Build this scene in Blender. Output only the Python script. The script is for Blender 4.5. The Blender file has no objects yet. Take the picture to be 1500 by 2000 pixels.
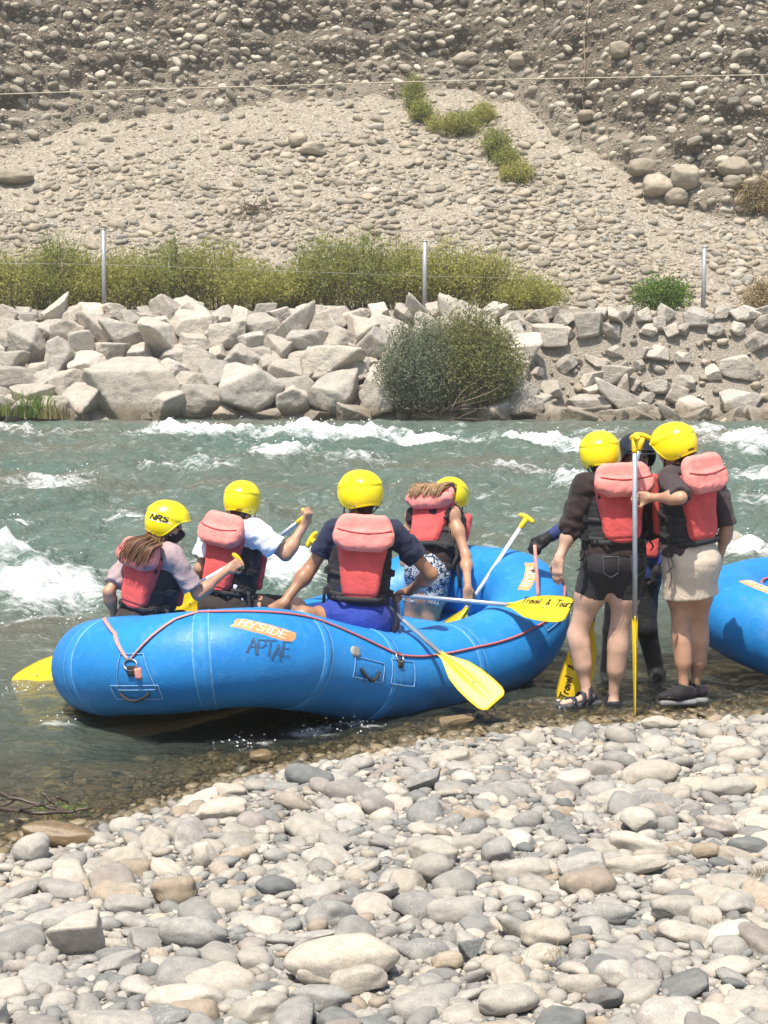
import bpy, bmesh, math, random
import numpy as np
from mathutils import Vector, Matrix
RNG = np.random.default_rng(11)
R = math.radians

# ------------------------------------------------------------------ camera
H, FPX, HORIZON = 2.28, 3300.0, 654.0
TILT = math.atan((1000.0 - HORIZON) / FPX)
SC = bpy.context.scene
COL = SC.collection
cam_data = bpy.data.cameras.new('camera')
cam_data.sensor_fit = 'VERTICAL'; cam_data.sensor_height = 36.0
cam_data.lens = FPX / 2000.0 * 36.0
cam_data.clip_start = 0.1; cam_data.clip_end = 2000.0
cam_ob = bpy.data.objects.new('camera', cam_data); COL.objects.link(cam_ob)
cam_ob.location = (0, 0, H); cam_ob.rotation_euler = (math.pi / 2 - TILT, 0, 0)
SC.camera = cam_ob

# ------------------------------------------------------------------ sky and sun
SUN_EL, SUN_AZ = 66.0, 205.0        # azimuth clockwise from +Y: behind the camera, a little to its left
world = bpy.data.worlds.new('World'); SC.world = world; world.use_nodes = True
_nt = world.node_tree; _nt.nodes.clear()
_sky = _nt.nodes.new('ShaderNodeTexSky'); _sky.sky_type = 'NISHITA'; _sky.sun_disc = False
_sky.sun_elevation = R(SUN_EL); _sky.sun_rotation = R(SUN_AZ)
_sky.air_density = 1.0; _sky.dust_density = 2.0
_bg = _nt.nodes.new('ShaderNodeBackground'); _bg.inputs['Strength'].default_value = 0.125
_wo = _nt.nodes.new('ShaderNodeOutputWorld')
_nt.links.new(_sky.outputs['Color'], _bg.inputs['Color']); _nt.links.new(_bg.outputs['Background'], _wo.inputs['Surface'])
sun_data = bpy.data.lights.new('sun', 'SUN'); sun_data.energy = 4.3; sun_data.angle = R(0.53); sun_data.color = (1.0, 0.93, 0.81)
sun_ob = bpy.data.objects.new('sun', sun_data); COL.objects.link(sun_ob)
_sd = Vector((math.sin(R(SUN_AZ)) * math.cos(R(SUN_EL)), math.cos(R(SUN_AZ)) * math.cos(R(SUN_EL)), math.sin(R(SUN_EL))))
sun_ob.rotation_euler = _sd.to_track_quat('Z', 'Y').to_euler(); sun_ob.location = (0, 0, 40)
SC.view_settings.view_transform = 'Standard'; SC.view_settings.look = 'None'
SC.view_settings.exposure = 0.68; SC.view_settings.gamma = 1.0; SC.view_settings.use_curve_mapping = False
SC.render.engine = 'CYCLES'
SC.cycles.use_denoising = True
SC.cycles.max_bounces = 6; SC.cycles.diffuse_bounces = 3; SC.cycles.glossy_bounces = 3
SC.cycles.transmission_bounces = 4; SC.cycles.transparent_max_bounces = 8
SC.cycles.caustics_reflective = False; SC.cycles.caustics_refractive = False
SC.cycles.sample_clamp_indirect = 4.0

# ------------------------------------------------------------------ helpers: places
_CT, _ST = math.cos(TILT), math.sin(TILT)
def ray(px, py):
    a, b = (px - 750.0) / FPX, (1000.0 - py) / FPX
    return np.array([a, _CT + b * _ST, -_ST + b * _CT])
def at(px, py, Y=None, Z=None):
    """the real place that a point of the photograph shows, given its distance Y or its height Z"""
    d = ray(px, py)
    k = Y / d[1] if Y is not None else (Z - H) / d[2]
    return np.array([d[0] * k, d[1] * k, H + d[2] * k])
def pix(P):
    P = np.asarray(P, float); q = P - np.array([0, 0, H])
    zc = q[..., 1] * _CT - q[..., 2] * _ST
    return np.stack([750 + FPX * q[..., 0] / zc, 1000 - FPX * (q[..., 1] * _ST + q[..., 2] * _CT) / zc], -1)

# ------------------------------------------------------------------ helpers: noise
_PERM = np.random.default_rng(5).permutation(256).astype(np.int32); _PERM = np.concatenate([_PERM, _PERM, _PERM])
_g = np.random.default_rng(6).normal(size=(256, 3)); _GRAD = (_g / np.linalg.norm(_g, axis=1)[:, None]).astype(np.float32)
def perlin(p):
    p = np.asarray(p, np.float32)
    i = np.floor(p).astype(np.int32); f = p - i; i &= 255
    u = f * f * f * (f * (f * 6 - 15) + 10)
    def g(dx, dy, dz):
        h = _PERM[_PERM[_PERM[i[..., 0] + dx] + i[..., 1] + dy] + i[..., 2] + dz]
        gr = _GRAD[h]
        return gr[..., 0] * (f[..., 0] - dx) + gr[..., 1] * (f[..., 1] - dy) + gr[..., 2] * (f[..., 2] - dz)
    def lp(a, b, t): return a + t * (b - a)
    x00 = lp(g(0, 0, 0), g(1, 0, 0), u[..., 0]); x10 = lp(g(0, 1, 0), g(1, 1, 0), u[..., 0])
    x01 = lp(g(0, 0, 1), g(1, 0, 1), u[..., 0]); x11 = lp(g(0, 1, 1), g(1, 1, 1), u[..., 0])
    return 1.6 * lp(lp(x00, x10, u[..., 1]), lp(x01, x11, u[..., 1]), u[..., 2])
def fbm(p, octs=4, gain=0.5, lac=2.03):
    p = np.asarray(p, np.float32); s = 0; a = 1.0
    for k in range(octs):
        s = s + a * perlin(p + 17.3 * k); p = p * lac; a *= gain
    return s
def n2(x, y, z=0.0):
    x, y = np.broadcast_arrays(x, y); return np.stack([x, y, np.full_like(x, z, dtype=float)], -1)
def sstep(a, b, x):
    t = np.clip((x - a) / (b - a), 0, 1); return t * t * (3 - 2 * t)

# ------------------------------------------------------------------ helpers: objects
def put(o, parent=None, label=None, cat=None, group=None, kind=None):
    COL.objects.link(o)
    if parent is not None: o.parent = parent
    if label: o['label'] = label
    if cat: o['category'] = cat
    if group: o['group'] = group
    if kind: o['kind'] = kind
    return o
def empty(name, loc, label, cat, group=None, rot=None):
    o = bpy.data.objects.new(name, None); o.empty_display_size = 0.1
    o.location = loc
    if rot is not None: o.rotation_euler = rot
    return put(o, None, label, cat, group)
def make_mesh(name, V, F, smooth=True, attrs=None, mats=None, fmat=None):
    """V (n,3); F a list of polygons or an (m,k) array"""
    me = bpy.data.meshes.new(name)
    V = np.ascontiguousarray(V, np.float32)
    if isinstance(F, np.ndarray):
        m, k = F.shape
        me.vertices.add(len(V)); me.vertices.foreach_set('co', V.ravel())
        me.loops.add(m * k); me.loops.foreach_set('vertex_index', np.ascontiguousarray(F, np.int32).ravel())
        me.polygons.add(m); me.polygons.foreach_set('loop_start', np.arange(0, m * k, k, dtype=np.int32))
        me.update(calc_edges=True)
    else:
        me.from_pydata(V.tolist(), [], F)
    if smooth: me.polygons.foreach_set('use_smooth', np.ones(len(me.polygons), bool))
    for an, av in (attrs or {}).items():
        av = np.asarray(av, np.float32)
        if av.ndim == 1:
            at_ = me.attributes.new(an, 'FLOAT', 'POINT'); at_.data.foreach_set('value', av)
        else:
            at_ = me.attributes.new(an, 'FLOAT_COLOR', 'POINT')
            at_.data.foreach_set('color', np.concatenate([av, np.ones((len(av), 1), np.float32)], 1).ravel())
    for m_ in (mats or []): me.materials.append(m_)
    if fmat is not None: me.polygons.foreach_set('material_index', np.asarray(fmat, np.int32))
    me.update()
    return me
def mesh_ob(name, V, F, mat, parent=None, smooth=True, attrs=None, origin=None, **kw):
    """one mesh object; coordinates are world coordinates, the origin is moved to the parent's or to `origin`"""
    V = np.asarray(V, float)
    if parent is not None and origin is None: origin = np.array(parent.matrix_basis.translation) if parent.parent is None else np.zeros(3)
    o = bpy.data.objects.new(name, None)
    if origin is None: origin = np.zeros(3)
    me = make_mesh(name, V - origin, F, smooth, attrs, [mat])
    o = bpy.data.objects.new(name, me)
    if parent is None: o.location = origin
    return put(o, parent, **kw)
class MB:
    """collects simple shapes into one mesh"""
    def __init__(s): s.V = []; s.F = []; s.n = 0
    def add(s, V, F):
        V = np.asarray(V, float).reshape(-1, 3); s.V.append(V)
        s.F += [[int(i) + s.n for i in f] for f in F]; s.n += len(V); return s
    def tube(s, pts, r, seg=8, cap=True, flat=1.0, up=(0, 0, 1)):
        pts = np.asarray(pts, float); n = len(pts); r = np.broadcast_to(np.asarray(r, float), (n,))
        T = np.gradient(pts, axis=0); T /= np.linalg.norm(T, axis=1)[:, None] + 1e-12
        u = np.asarray(up, float)
        A = np.cross(T, u); bad = np.linalg.norm(A, axis=1) < 1e-3; A[bad] = np.cross(T[bad], [1.0, 0.1, 0]); A /= np.linalg.norm(A, axis=1)[:, None]
        B = np.cross(A, T); th = np.arange(seg) * 2 * np.pi / seg
        V = pts[:, None] + r[:, None, None] * (np.cos(th)[None, :, None] * A[:, None] + flat * np.sin(th)[None, :, None] * B[:, None])
        F = [[i * seg + j, i * seg + (j + 1) % seg, (i + 1) * seg + (j + 1) % seg, (i + 1) * seg + j] for i in range(n - 1) for j in range(seg)]
        if cap: F += [list(range(seg))[::-1], [(n - 1) * seg + j for j in range(seg)]]
        return s.add(V, F)
    def ribbon(s, pts, side, w, t):
        """a flat strap: width w along `side` vectors, thickness t"""
        pts = np.asarray(pts, float); n = len(pts); side = np.broadcast_to(np.asarray(side, float), (n, 3))
        T = np.gradient(pts, axis=0); N = np.cross(T, side); N /= np.linalg.norm(N, axis=1)[:, None] + 1e-12
        S = side / (np.linalg.norm(side, axis=1)[:, None] + 1e-12) * w / 2; N = N * t / 2
        V = np.stack([pts - S - N, pts + S - N, pts + S + N, pts - S + N], 1)
        F = [[i * 4 + j, i * 4 + (j + 1) % 4, (i + 1) * 4 + (j + 1) % 4, (i + 1) * 4 + j] for i in range(n - 1) for j in range(4)]
        F += [[3, 2, 1, 0], [(n - 1) * 4 + j for j in range(4)]]
        return s.add(V, F)
    def box(s, c, half, M=None):
        q = np.array([[x, y, z] for x in (-1, 1) for y in (-1, 1) for z in (-1, 1)], float) * np.asarray(half, float)
        if M is not None: q = q @ np.asarray(M, float).T
        return s.add(q + np.asarray(c, float), [[0, 1, 3, 2], [4, 6, 7, 5], [0, 4, 5, 1], [2, 3, 7, 6], [0, 2, 6, 4], [1, 5, 7, 3]])
    def ob(s, name, mat, parent=None, smooth=True, **kw):
        return mesh_ob(name, np.concatenate(s.V), s.F, mat, parent, smooth, **kw)
def spline(P, n):
    """Catmull-Rom through the points"""
    P = np.asarray(P, float); Q = np.vstack([2 * P[0] - P[1], P, 2 * P[-1] - P[-2]]); m = len(P) - 1
    t = np.linspace(0, m, n); i = np.minimum(t.astype(int), m - 1); f = (t - i)[:, None]
    a, b, c, d = Q[i], Q[i + 1], Q[i + 2], Q[i + 3]
    return 0.5 * (2 * b + (c - a) * f + (2 * a - 5 * b + 4 * c - d) * f ** 2 + (3 * b - a - 3 * c + d) * f ** 3)
def rotz(a): c, s_ = math.cos(a), math.sin(a); return np.array([[c, -s_, 0], [s_, c, 0], [0, 0, 1.0]])
def unit(v): v = np.asarray(v, float); return v / (np.linalg.norm(v) + 1e-12)

# ------------------------------------------------------------------ helpers: materials
class Mat:
    def __init__(s, name):
        s.m = bpy.data.materials.new(name); s.m.use_nodes = True; s.t = s.m.node_tree; s.t.nodes.clear()
        s.out = s.n('OutputMaterial')
    def n(s, typ, **kw):
        nd = s.t.nodes.new('ShaderNode' + typ)
        for k, v in kw.items():
            if k.startswith('_'): setattr(nd, k[1:], v)
            else: s.set(nd, k, v)
        return nd
    def set(s, nd, key, v):
        sock = nd.inputs[int(key[1:])] if key[0] == 'i' and key[1:].isdigit() else nd.inputs[key.replace('__', ' ')]
        if hasattr(v, 'is_output') or isinstance(v, bpy.types.NodeSocket): s.t.links.new(v, sock)
        else:
            if sock.type == 'RGBA' and len(v) == 3: v = (*v, 1)
            sock.default_value = v
    def noise(s, scale, detail=4, rough=0.55, vec=None, dist=0.0):
        nd = s.n('TexNoise', Scale=scale, Detail=detail, Roughness=rough, Distortion=dist)
        if vec is not None: s.set(nd, 'Vector', vec)
        return nd.outputs['Fac']
    def ramp(s, fac, stops, interp='LINEAR'):
        nd = s.n('ValToRGB'); cr = nd.color_ramp; cr.interpolation = interp
        while len(cr.elements) < len(stops): cr.elements.new(0.5)
        for e, (p, c) in zip(cr.elements, stops): e.position = p; e.color = (*c, 1) if len(c) == 3 else c
        s.set(nd, 'Fac', fac); return nd.outputs['Color']
    def mix(s, fac, a, b, mode='MIX'):
        nd = s.n('Mix', _data_type='RGBA', _blend_type=mode)
        s.set(nd, 'i0', fac); s.set(nd, 'i6', a); s.set(nd, 'i7', b); return nd.outputs[2]
    def math(s, op, a, b=0.0, clamp=False):
        nd = s.n('Math', _operation=op, _use_clamp=clamp); s.set(nd, 'i0', a); s.set(nd, 'i1', b); return nd.outputs[0]
    def mrange(s, v, a, b, c=0.0, d=1.0):
        nd = s.n('MapRange', _clamp=True); s.set(nd, 'i0', v)
        for i, x in enumerate((a, b, c, d)): nd.inputs[i + 1].default_value = x
        return nd.outputs[0]
    def attr(s, name, out='Fac'): return s.n('Attribute', _attribute_name=name).outputs[out]
    def pos(s): return s.n('NewGeometry').outputs['Position']
    def obj(s): return s.n('TexCoord').outputs['Object']
    def bump(s, height, strength=0.4, dist=0.01):
        return s.n('Bump', Strength=strength, Distance=dist, Height=height).outputs['Normal']
    def finish(s, color, rough=0.8, normal=None, **kw):
        b = s.n('BsdfPrincipled'); s.set(b, 'Base Color', color); s.set(b, 'Roughness', rough)
        if normal is not None: s.set(b, 'Normal', normal)
        for k, v in kw.items(): s.set(b, k, v)
        s.t.links.new(b.outputs[0], s.out.inputs['Surface']); s.bsdf = b
        return s.m
def plain(name, color, rough=0.5, var=0.12, scale=30, bump=0.0, bscale=200, bdist=0.002, coord='obj', **kw):
    m = Mat(name); v = m.obj() if coord == 'obj' else m.pos()
    c = np.array(color)
    col = m.ramp(m.noise(scale, 5, 0.6, v), [(0.3, tuple(c * (1 - var))), (0.7, tuple(np.minimum(c * (1 + var), 1)))])
    nrm = m.bump(m.noise(bscale, 3, 0.6, v), bump, bdist) if bump else None
    return m.finish(col, rough, nrm, **kw)
# ================================================================== the land
_wl = [(-900, 1750), (0, 1648), (200, 1605), (330, 1562), (480, 1505), (620, 1482), (820, 1442), (1000, 1417), (1250, 1402), (1500, 1386), (2300, 1375)]
_wlp = np.array([at(a, b, Z=0.0)[:2] for a, b in _wl])
def shore(x): return np.interp(x, _wlp[:, 0], _wlp[:, 1])
def bed(x, y):
    """height of the near beach and the river bed (water level is 0)"""
    d = y - shore(x)
    z = np.where(d < 0, -0.062 * d, -0.085 * d - 0.012 * np.maximum(d - 0.8, 0) ** 2)
    z = np.maximum(z, -1.1)
    return z + 0.02 * fbm(n2(x * 1.3, y * 1.3), 3) * np.clip(np.abs(d) / 0.6, 0.15, 1) + 0.02 * sstep(-0.2, -0.8, d)
def dist_shore(x, y): return y - shore(x)

# far side: a profile for every x
Y_EDGE, Y_TOP, Y_TOE, Z_TOP, Z_TOE, M_SCREE = 45.2, 48.9, 52.3, 2.95, 3.05, 0.62
_bd = np.array([(-900, 380), (-300, 345), (0, 322), (60, 300), (170, 258), (300, 240), (440, 232), (530, 212), (780, 206), (880, 186), (960, 200),
                (1040, 240), (1110, 300), (1190, 340), (1270, 400), (1340, 440), (1400, 430), (1500, 405), (1900, 390)], float)
def _cliff_foot(x):
    r = np.interp(x, (_bd[:, 0] - 750) / FPX * 63.0, _bd[:, 1])
    k = (HORIZON - r) / FPX * 1.011
    return (Z_TOE - H - M_SCREE * Y_TOE) / (k - M_SCREE)
def far_profile(x, t):
    """t in 0..5 runs from the river bed up the riprap, over the bench, up the scree and the cliff to the plateau"""
    x, t = np.broadcast_arrays(np.asarray(x, float), np.asarray(t, float))
    yf = _cliff_foot(x + 0.5 * perlin(n2(x * 0.7, 0 * x, 4.4))) + 0.5 * fbm(n2(x * 0.9, 0 * x, 7.1), 3); zf = Z_TOE + M_SCREE * (yf - Y_TOE)
    hole = sstep(3.6, 5.2, x) * 0.9          # the right part of the bank is eroded: steeper at the top, flat below
    ky = np.stack([0 * x + Y_EDGE - 1.4, 0 * x + Y_TOP - 0.2, 0 * x + Y_TOE, yf, yf + 8.5, yf + 60], -1)
    kz = np.stack([0 * x - 1.1, 0 * x + Z_TOP, 0 * x + Z_TOE, zf, zf + 17, zf + 19], -1)
    i = np.minimum(t.astype(int), 4); f = t - i
    tk = lambda a, j: np.take_along_axis(a, j[..., None], -1)[..., 0]
    y = tk(ky, i) + f * (tk(ky, i + 1) - tk(ky, i)); z = tk(kz, i) + f * (tk(kz, i + 1) - tk(kz, i))
    rip = (i == 0)
    z = z + rip * hole * (-1.05 * np.sin(np.pi * np.clip((f - 0.25) / 0.7, 0, 1)))
    cl = sstep(2.97, 3.06, t) * (1 - sstep(3.97, 4.1, t))
    P = np.stack([x * 0.55, y * 0.25, z * 0.75], -1)
    rg = fbm(P, 4, 0.55)
    y = y - cl * (0.48 * rg + 0.16 * fbm(np.stack([x * 0.25, 0 * x, z * 1.6], -1), 3)) + cl * 0.25 * sstep(0.05, 0.0, np.abs(t - 3.1))
    sc = sstep(2.0, 2.1, t) * (1 - sstep(2.95, 3.02, t))
    z = z + sc * (0.16 * fbm(np.stack([x * 0.5, y * 0.4, 0 * x], -1), 4) + 0.03 * perlin(np.stack([x * 3, y * 3, 0 * x], -1)))
    z = z + (sstep(0.95, 1.05, t) * (1 - sstep(1.9, 2.1, t))) * 0.08 * fbm(np.stack([x, y, 0 * x], -1), 3)
    return np.stack([x, y, z], -1)
def grid_faces(nr, nc):
    i = np.arange(nr - 1)[:, None] * nc + np.arange(nc - 1)[None]
    return np.stack([i, i + 1, i + nc + 1, i + nc], -1).reshape(-1, 4)

# ---- materials of the land
def dirt_mat(name, cols, scale, bump_d, wet=False, speck=0.35, dust=None):
    m = Mat(name); p = m.pos()
    a = m.noise(scale, 8, 0.65, p); b = m.noise(scale * 7, 6, 0.7, p)
    c = m.ramp(a, [(0.3, cols[0]), (0.52, cols[1]), (0.72, cols[2])])
    c = m.mix(m.mrange(b, 0.35, 0.7), c, cols[3])
    v = m.n('TexVoronoi', Scale=scale * 9); m.set(v, 'Vector', p)
    gv = m.n('SeparateColor', Color=v.outputs['Color']).outputs[0]; c = m.mix(speck, c, m.ramp(gv, [(0.1, cols[0]), (0.6, cols[1]), (0.95, tuple(1.25 * q for q in cols[2]))]))
    if wet: c = m.mix(m.mrange(m.n('SeparateXYZ', Vector=p).outputs[2], 0.02, 0.0), c, m.mix(1.0, c, (0.50, 0.42, 0.27), 'MULTIPLY'))
    if dust: c = m.mix(m.mrange(m.math('ADD', m.attr('dust'), m.math('MULTIPLY', m.math('SUBTRACT', a, 0.5), 1.6)), 0.2, 0.8), c, m.mix(m.mrange(b, 0.3, 0.7), dust[0], dust[1]))
    h = m.math('ADD', b, m.math('MULTIPLY', v.outputs['Distance'], -0.8))
    return m.finish(c, 0.95, m.bump(h, 0.9, bump_d))
M_GRAVEL = dirt_mat('beach_gravel', [(0.15, 0.145, 0.13), (0.27, 0.26, 0.235), (0.38, 0.365, 0.33), (0.22, 0.21, 0.19)], 9.0, 0.012, True)
M_SCREE_D = dirt_mat('scree_dust', [(0.23, 0.20, 0.155), (0.335, 0.29, 0.226), (0.41, 0.36, 0.285), (0.29, 0.252, 0.198)], 1.6, 0.07, speck=0.72)
M_CLIFF = dirt_mat('cliff_conglomerate', [(0.095, 0.074, 0.050), (0.17, 0.138, 0.098), (0.27, 0.228, 0.168), (0.125, 0.10, 0.07)], 2.0, 0.12, speck=0.55, dust=((0.27, 0.23, 0.175), (0.34, 0.29, 0.225)))
M_BANK = dirt_mat('bank_dirt', [(0.20, 0.175, 0.14), (0.30, 0.265, 0.21), (0.38, 0.34, 0.28), (0.25, 0.22, 0.18)], 2.2, 0.05)

# ---- the near ground: beach and river bed in one sheet
_gx = np.concatenate([np.linspace(-60, -5, 24)[:-1], np.linspace(-5, 5, 161), np.linspace(5, 60, 24)[1:]])
_gy = np.concatenate([np.linspace(-30, 3, 20)[:-1], np.linspace(3, 13, 181), np.linspace(13, 46, 45)[1:]])
_X, _Y = np.meshgrid(_gx, _gy)
_Z = bed(_X, _Y); _Z = np.where(np.abs(_X) > 12, np.minimum(_Z, 1.5), _Z)
beach = mesh_ob('beach', np.stack([_X, _Y, _Z], -1).reshape(-1, 3), grid_faces(len(_gy), len(_gx)), M_GRAVEL, kind='structure')
beach['label'] = 'stony river beach and shallow river bed of grey gravel'

# ---- the far side in three sheets that share their edges
_fx = np.concatenate([np.linspace(-70, -17, 30)[:-1], np.linspace(-17, 17, 273), np.linspace(17, 70, 30)[1:]])
def far_sheet(name, ts, mat, label):
    X, T = np.meshgrid(_fx, ts); P = far_profile(X, T)
    dust = 1 - sstep(3.0, 3.16, T + 0.10 * fbm(P * np.array([0.45, 0.2, 0.45]), 3)) if name == 'cliff' else 0 * T
    o = mesh_ob(name, P.reshape(-1, 3), grid_faces(len(ts), len(_fx)), mat, None, True, {'dust': dust.reshape(-1)}, kind='structure'); o['label'] = label; return o
far_bank = far_sheet('far_bank', np.concatenate([np.linspace(0, 1, 40), np.linspace(1, 2.0, 20)[1:]]), M_BANK, 'eroded earth bank along the far side of the river')
scree_slope = far_sheet('scree_slope', np.linspace(2.0, 3.0, 110), M_SCREE_D, 'pale dusty scree slope at the foot of the cliff')
cliff = far_sheet('cliff', np.concatenate([np.linspace(3.0, 4.0, 150), np.linspace(4, 5, 8)[1:]]), M_CLIFF, 'dark conglomerate cliff full of embedded stones')
# ================================================================== stones
def ico(sub):
    bm = bmesh.new(); bmesh.ops.create_icosphere(bm, subdivisions=sub, radius=1.0)
    V = np.array([v.co[:] for v in bm.verts]); F = np.array([[v.index for v in f.verts] for f in bm.faces], np.int32); bm.free()
    return V / np.linalg.norm(V, axis=1)[:, None], F
def cobble_verts(D, seed, rough=0.0):
    """a river-worn stone: rounded, lopsided, a little flattened in places"""
    r = np.random.default_rng(seed); off = r.uniform(-50, 50, 3)
    p = r.uniform(2.0, 2.7)
    V = D / (np.sum(np.abs(D) ** p, 1) ** (1 / p))[:, None]
    rad = 1 + 0.22 * perlin(D * 0.9 + off)
    for k in range(r.integers(2, 5)):            # worn facets
        n = unit(r.normal(size=3)); c = r.uniform(0.72, 0.92); h = V @ n
        V = V - np.where(h > c, (h - c) * 0.75, 0)[:, None] * n
    V = V * rad[:, None]
    if rough: V = V * (1 + rough * fbm(D * 3.5 + off, 3))[:, None]
    return V
def block_verts(D, seed):
    """a quarried boulder: planes meeting in worn edges, broken faces"""
    r = np.random.default_rng(seed); off = r.uniform(-50, 50, 3)
    ns = []
    for a in ([1, 0, 0], [-1, 0, 0], [0, 1, 0], [0, -1, 0], [0, 0, 1], [0, 0, -1]):
        ns.append((unit(np.array(a) + r.normal(size=3) * 0.28), r.uniform(0.62, 0.85)))
    for k in range(r.integers(3, 7)): ns.append((unit(r.normal(size=3)), r.uniform(0.72, 0.98)))
    acc = np.zeros(len(D))
    for n, c in ns: acc += np.exp(np.clip(34.0 * (np.maximum(D @ n, 0) / c), 0, 80))
    rad = 34.0 / np.log(acc)
    rad = rad * (1 + 0.045 * fbm(D * 2.2 + off, 4) - 0.035 * np.abs(fbm(D * 4 + off, 4)))
    return D * rad[:, None]
def stone_mat(name, stops, source='object', wet=False, nscale=26.0, bumpd=0.006, strength=0.55, vein=True):
    m = Mat(name); p = m.pos()
    rnd = m.n('ObjectInfo').outputs['Random'] if source == 'object' else m.attr('rnd')
    rnd2 = m.math('FRACT', m.math('MULTIPLY', rnd, 37.31))
    base = m.ramp(rnd, stops)
    base = m.mix(1.0, base, m.ramp(rnd2, [(0, (0.70, 0.695, 0.68)), (1, (1.0, 0.985, 0.96))]), 'MULTIPLY')
    a = m.noise(nscale, 6, 0.65, p); b = m.noise(nscale * 9, 4, 0.7, p)
    c = m.mix(m.mrange(a, 0.38, 0.68), m.mix(1.0, base, (0.84, 0.83, 0.82), 'MULTIPLY'), m.mix(1.0, base, (1.16, 1.13, 1.08), 'MULTIPLY'))
    c = m.mix(m.mrange(b, 0.50, 0.64, 0, 0.75), c, m.mix(1.0, c, (0.60, 0.58, 0.56), 'MULTIPLY'))
    if vein:
        w = m.noise(nscale * 0.45, 3, 0.5, p, 1.6)
        ln = m.mrange(m.math('ABSOLUTE', m.math('SUBTRACT', w, 0.5)), 0.0, 0.012, 1.0, 0.0)
        c = m.mix(m.math('MULTIPLY', ln, m.mrange(rnd2, 0.55, 0.6, 0.0, 0.5)), c, (0.5, 0.48, 0.44))
    nz = m.n('SeparateXYZ', Vector=m.n('NewGeometry').outputs['Normal']).outputs[2]
    dust = m.math('MULTIPLY', m.mrange(nz, 0.2, 0.9), m.mrange(m.noise(nscale * 0.6, 4, 0.6, p), 0.35, 0.7, 0.0, 0.22))
    if wet == 'band':
        zz = m.n('SeparateXYZ', Vector=p).outputs[2]; k_ = m.math('ADD', zz, m.math('MULTIPLY', m.noise(1.2, 4, 0.6, p), -0.5)); c = m.mix(m.mrange(k_, 0.25, -0.05, 0.0, 0.85), c, m.mix(1.0, c, (0.40, 0.35, 0.28), 'MULTIPLY'))
        st = m.noise(1.1, 6, 0.7, p, 1.0); c = m.mix(m.mrange(st, 0.56, 0.72, 0, 0.45), c, m.mix(1.0, c, (0.66, 0.60, 0.52), 'MULTIPLY')); wet = False
    if wet:
        c = m.mix(1.0, c, (0.52, 0.44, 0.29), 'MULTIPLY')
    else:
        c = m.mix(dust, c, (0.42, 0.40, 0.36))
    return m.finish(c, 0.32 if wet else 0.9, m.bump(m.math('ADD', a, m.math('MULTIPLY', b, 0.5)), strength, bumpd), **({} if wet else {'Specular IOR Level': 0.25}))
GREY_STOPS = [(0.0, (0.17, 0.185, 0.19)), (0.08, (0.25, 0.26, 0.255)), (0.22, (0.36, 0.355, 0.335)), (0.42, (0.46, 0.44, 0.40)), (0.60, (0.50, 0.46, 0.395)),
              (0.70, (0.40, 0.385, 0.355)), (0.76, (0.24, 0.25, 0.25)), (0.84, (0.35, 0.325, 0.31)), (0.92, (0.42, 0.345, 0.255)), (0.96, (0.54, 0.52, 0.48)), (1.0, (0.14, 0.145, 0.15))]
TAN_STOPS = [(0.0, (0.26, 0.24, 0.20)), (0.25, (0.37, 0.325, 0.255)), (0.5, (0.45, 0.40, 0.325)), (0.75, (0.41, 0.355, 0.275)), (0.9, (0.30, 0.29, 0.265)), (1.0, (0.49, 0.455, 0.39))]
DARK_STOPS = [(0.0, (0.20, 0.185, 0.155)), (0.3, (0.34, 0.31, 0.255)), (0.6, (0.45, 0.415, 0.345)), (0.85, (0.54, 0.50, 0.42)), (1.0, (0.62, 0.585, 0.51))]
RIP_STOPS = [(0.0, (0.46, 0.43, 0.385)), (0.35, (0.55, 0.51, 0.455)), (0.65, (0.60, 0.555, 0.49)), (0.85, (0.50, 0.475, 0.435)), (1.0, (0.62, 0.585, 0.53))]
M_COB = stone_mat('river_cobble', GREY_STOPS); M_COB_A = stone_mat('river_cobbles', GREY_STOPS, 'attr')
M_WET = stone_mat('wet_cobble', GREY_STOPS, 'object', True); M_WET_A = stone_mat('wet_cobbles', GREY_STOPS, 'attr', True)
M_TAN = stone_mat('scree_stone', TAN_STOPS, 'object', nscale=5, bumpd=0.02); M_TAN_A = stone_mat('scree_stones', TAN_STOPS, 'attr', nscale=5, bumpd=0.02)
M_DRK = stone_mat('cliff_stone', DARK_STOPS, 'object', nscale=5, bumpd=0.02); M_DRK_A = stone_mat('cliff_stones', DARK_STOPS, 'attr', nscale=5, bumpd=0.02)
M_RIP = stone_mat('riprap_rock', RIP_STOPS, 'object', 'band', nscale=3.0, bumpd=0.07, strength=0.8)
D1, F1 = ico(1); D2, F2 = ico(2); D3, F3 = ico(3); D4, F4 = ico(4); D5, F5 = ico(5)
T1 = [cobble_verts(D1, 100 + k) for k in range(12)]
T2 = [cobble_verts(D2, 100 + k) for k in range(14)] + [block_verts(D2, 160 + k) * 1.1 for k in range(5)]
def rot_mats(n, rng, tilt=0.3, az=None):
    a = rng.uniform(0, 2 * np.pi, n) if az is None else rng.normal(0, az, n); b = rng.normal(0, tilt, n); c = rng.normal(0, tilt, n)
    ca, sa, cb, sb, cc, sc_ = np.cos(a), np.sin(a), np.cos(b), np.sin(b), np.cos(c), np.sin(c); o = np.zeros(n); l = np.ones(n)
    Rz = np.stack([np.stack([ca, -sa, o], -1), np.stack([sa, ca, o], -1), np.stack([o, o, l], -1)], -2)
    Rx = np.stack([np.stack([l, o, o], -1), np.stack([o, cb, -sb], -1), np.stack([o, sb, cb], -1)], -2)
    Ry = np.stack([np.stack([cc, o, sc_], -1), np.stack([o, l, o], -1), np.stack([-sc_, o, cc], -1)], -2)
    return Rx @ Ry @ Rz
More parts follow.
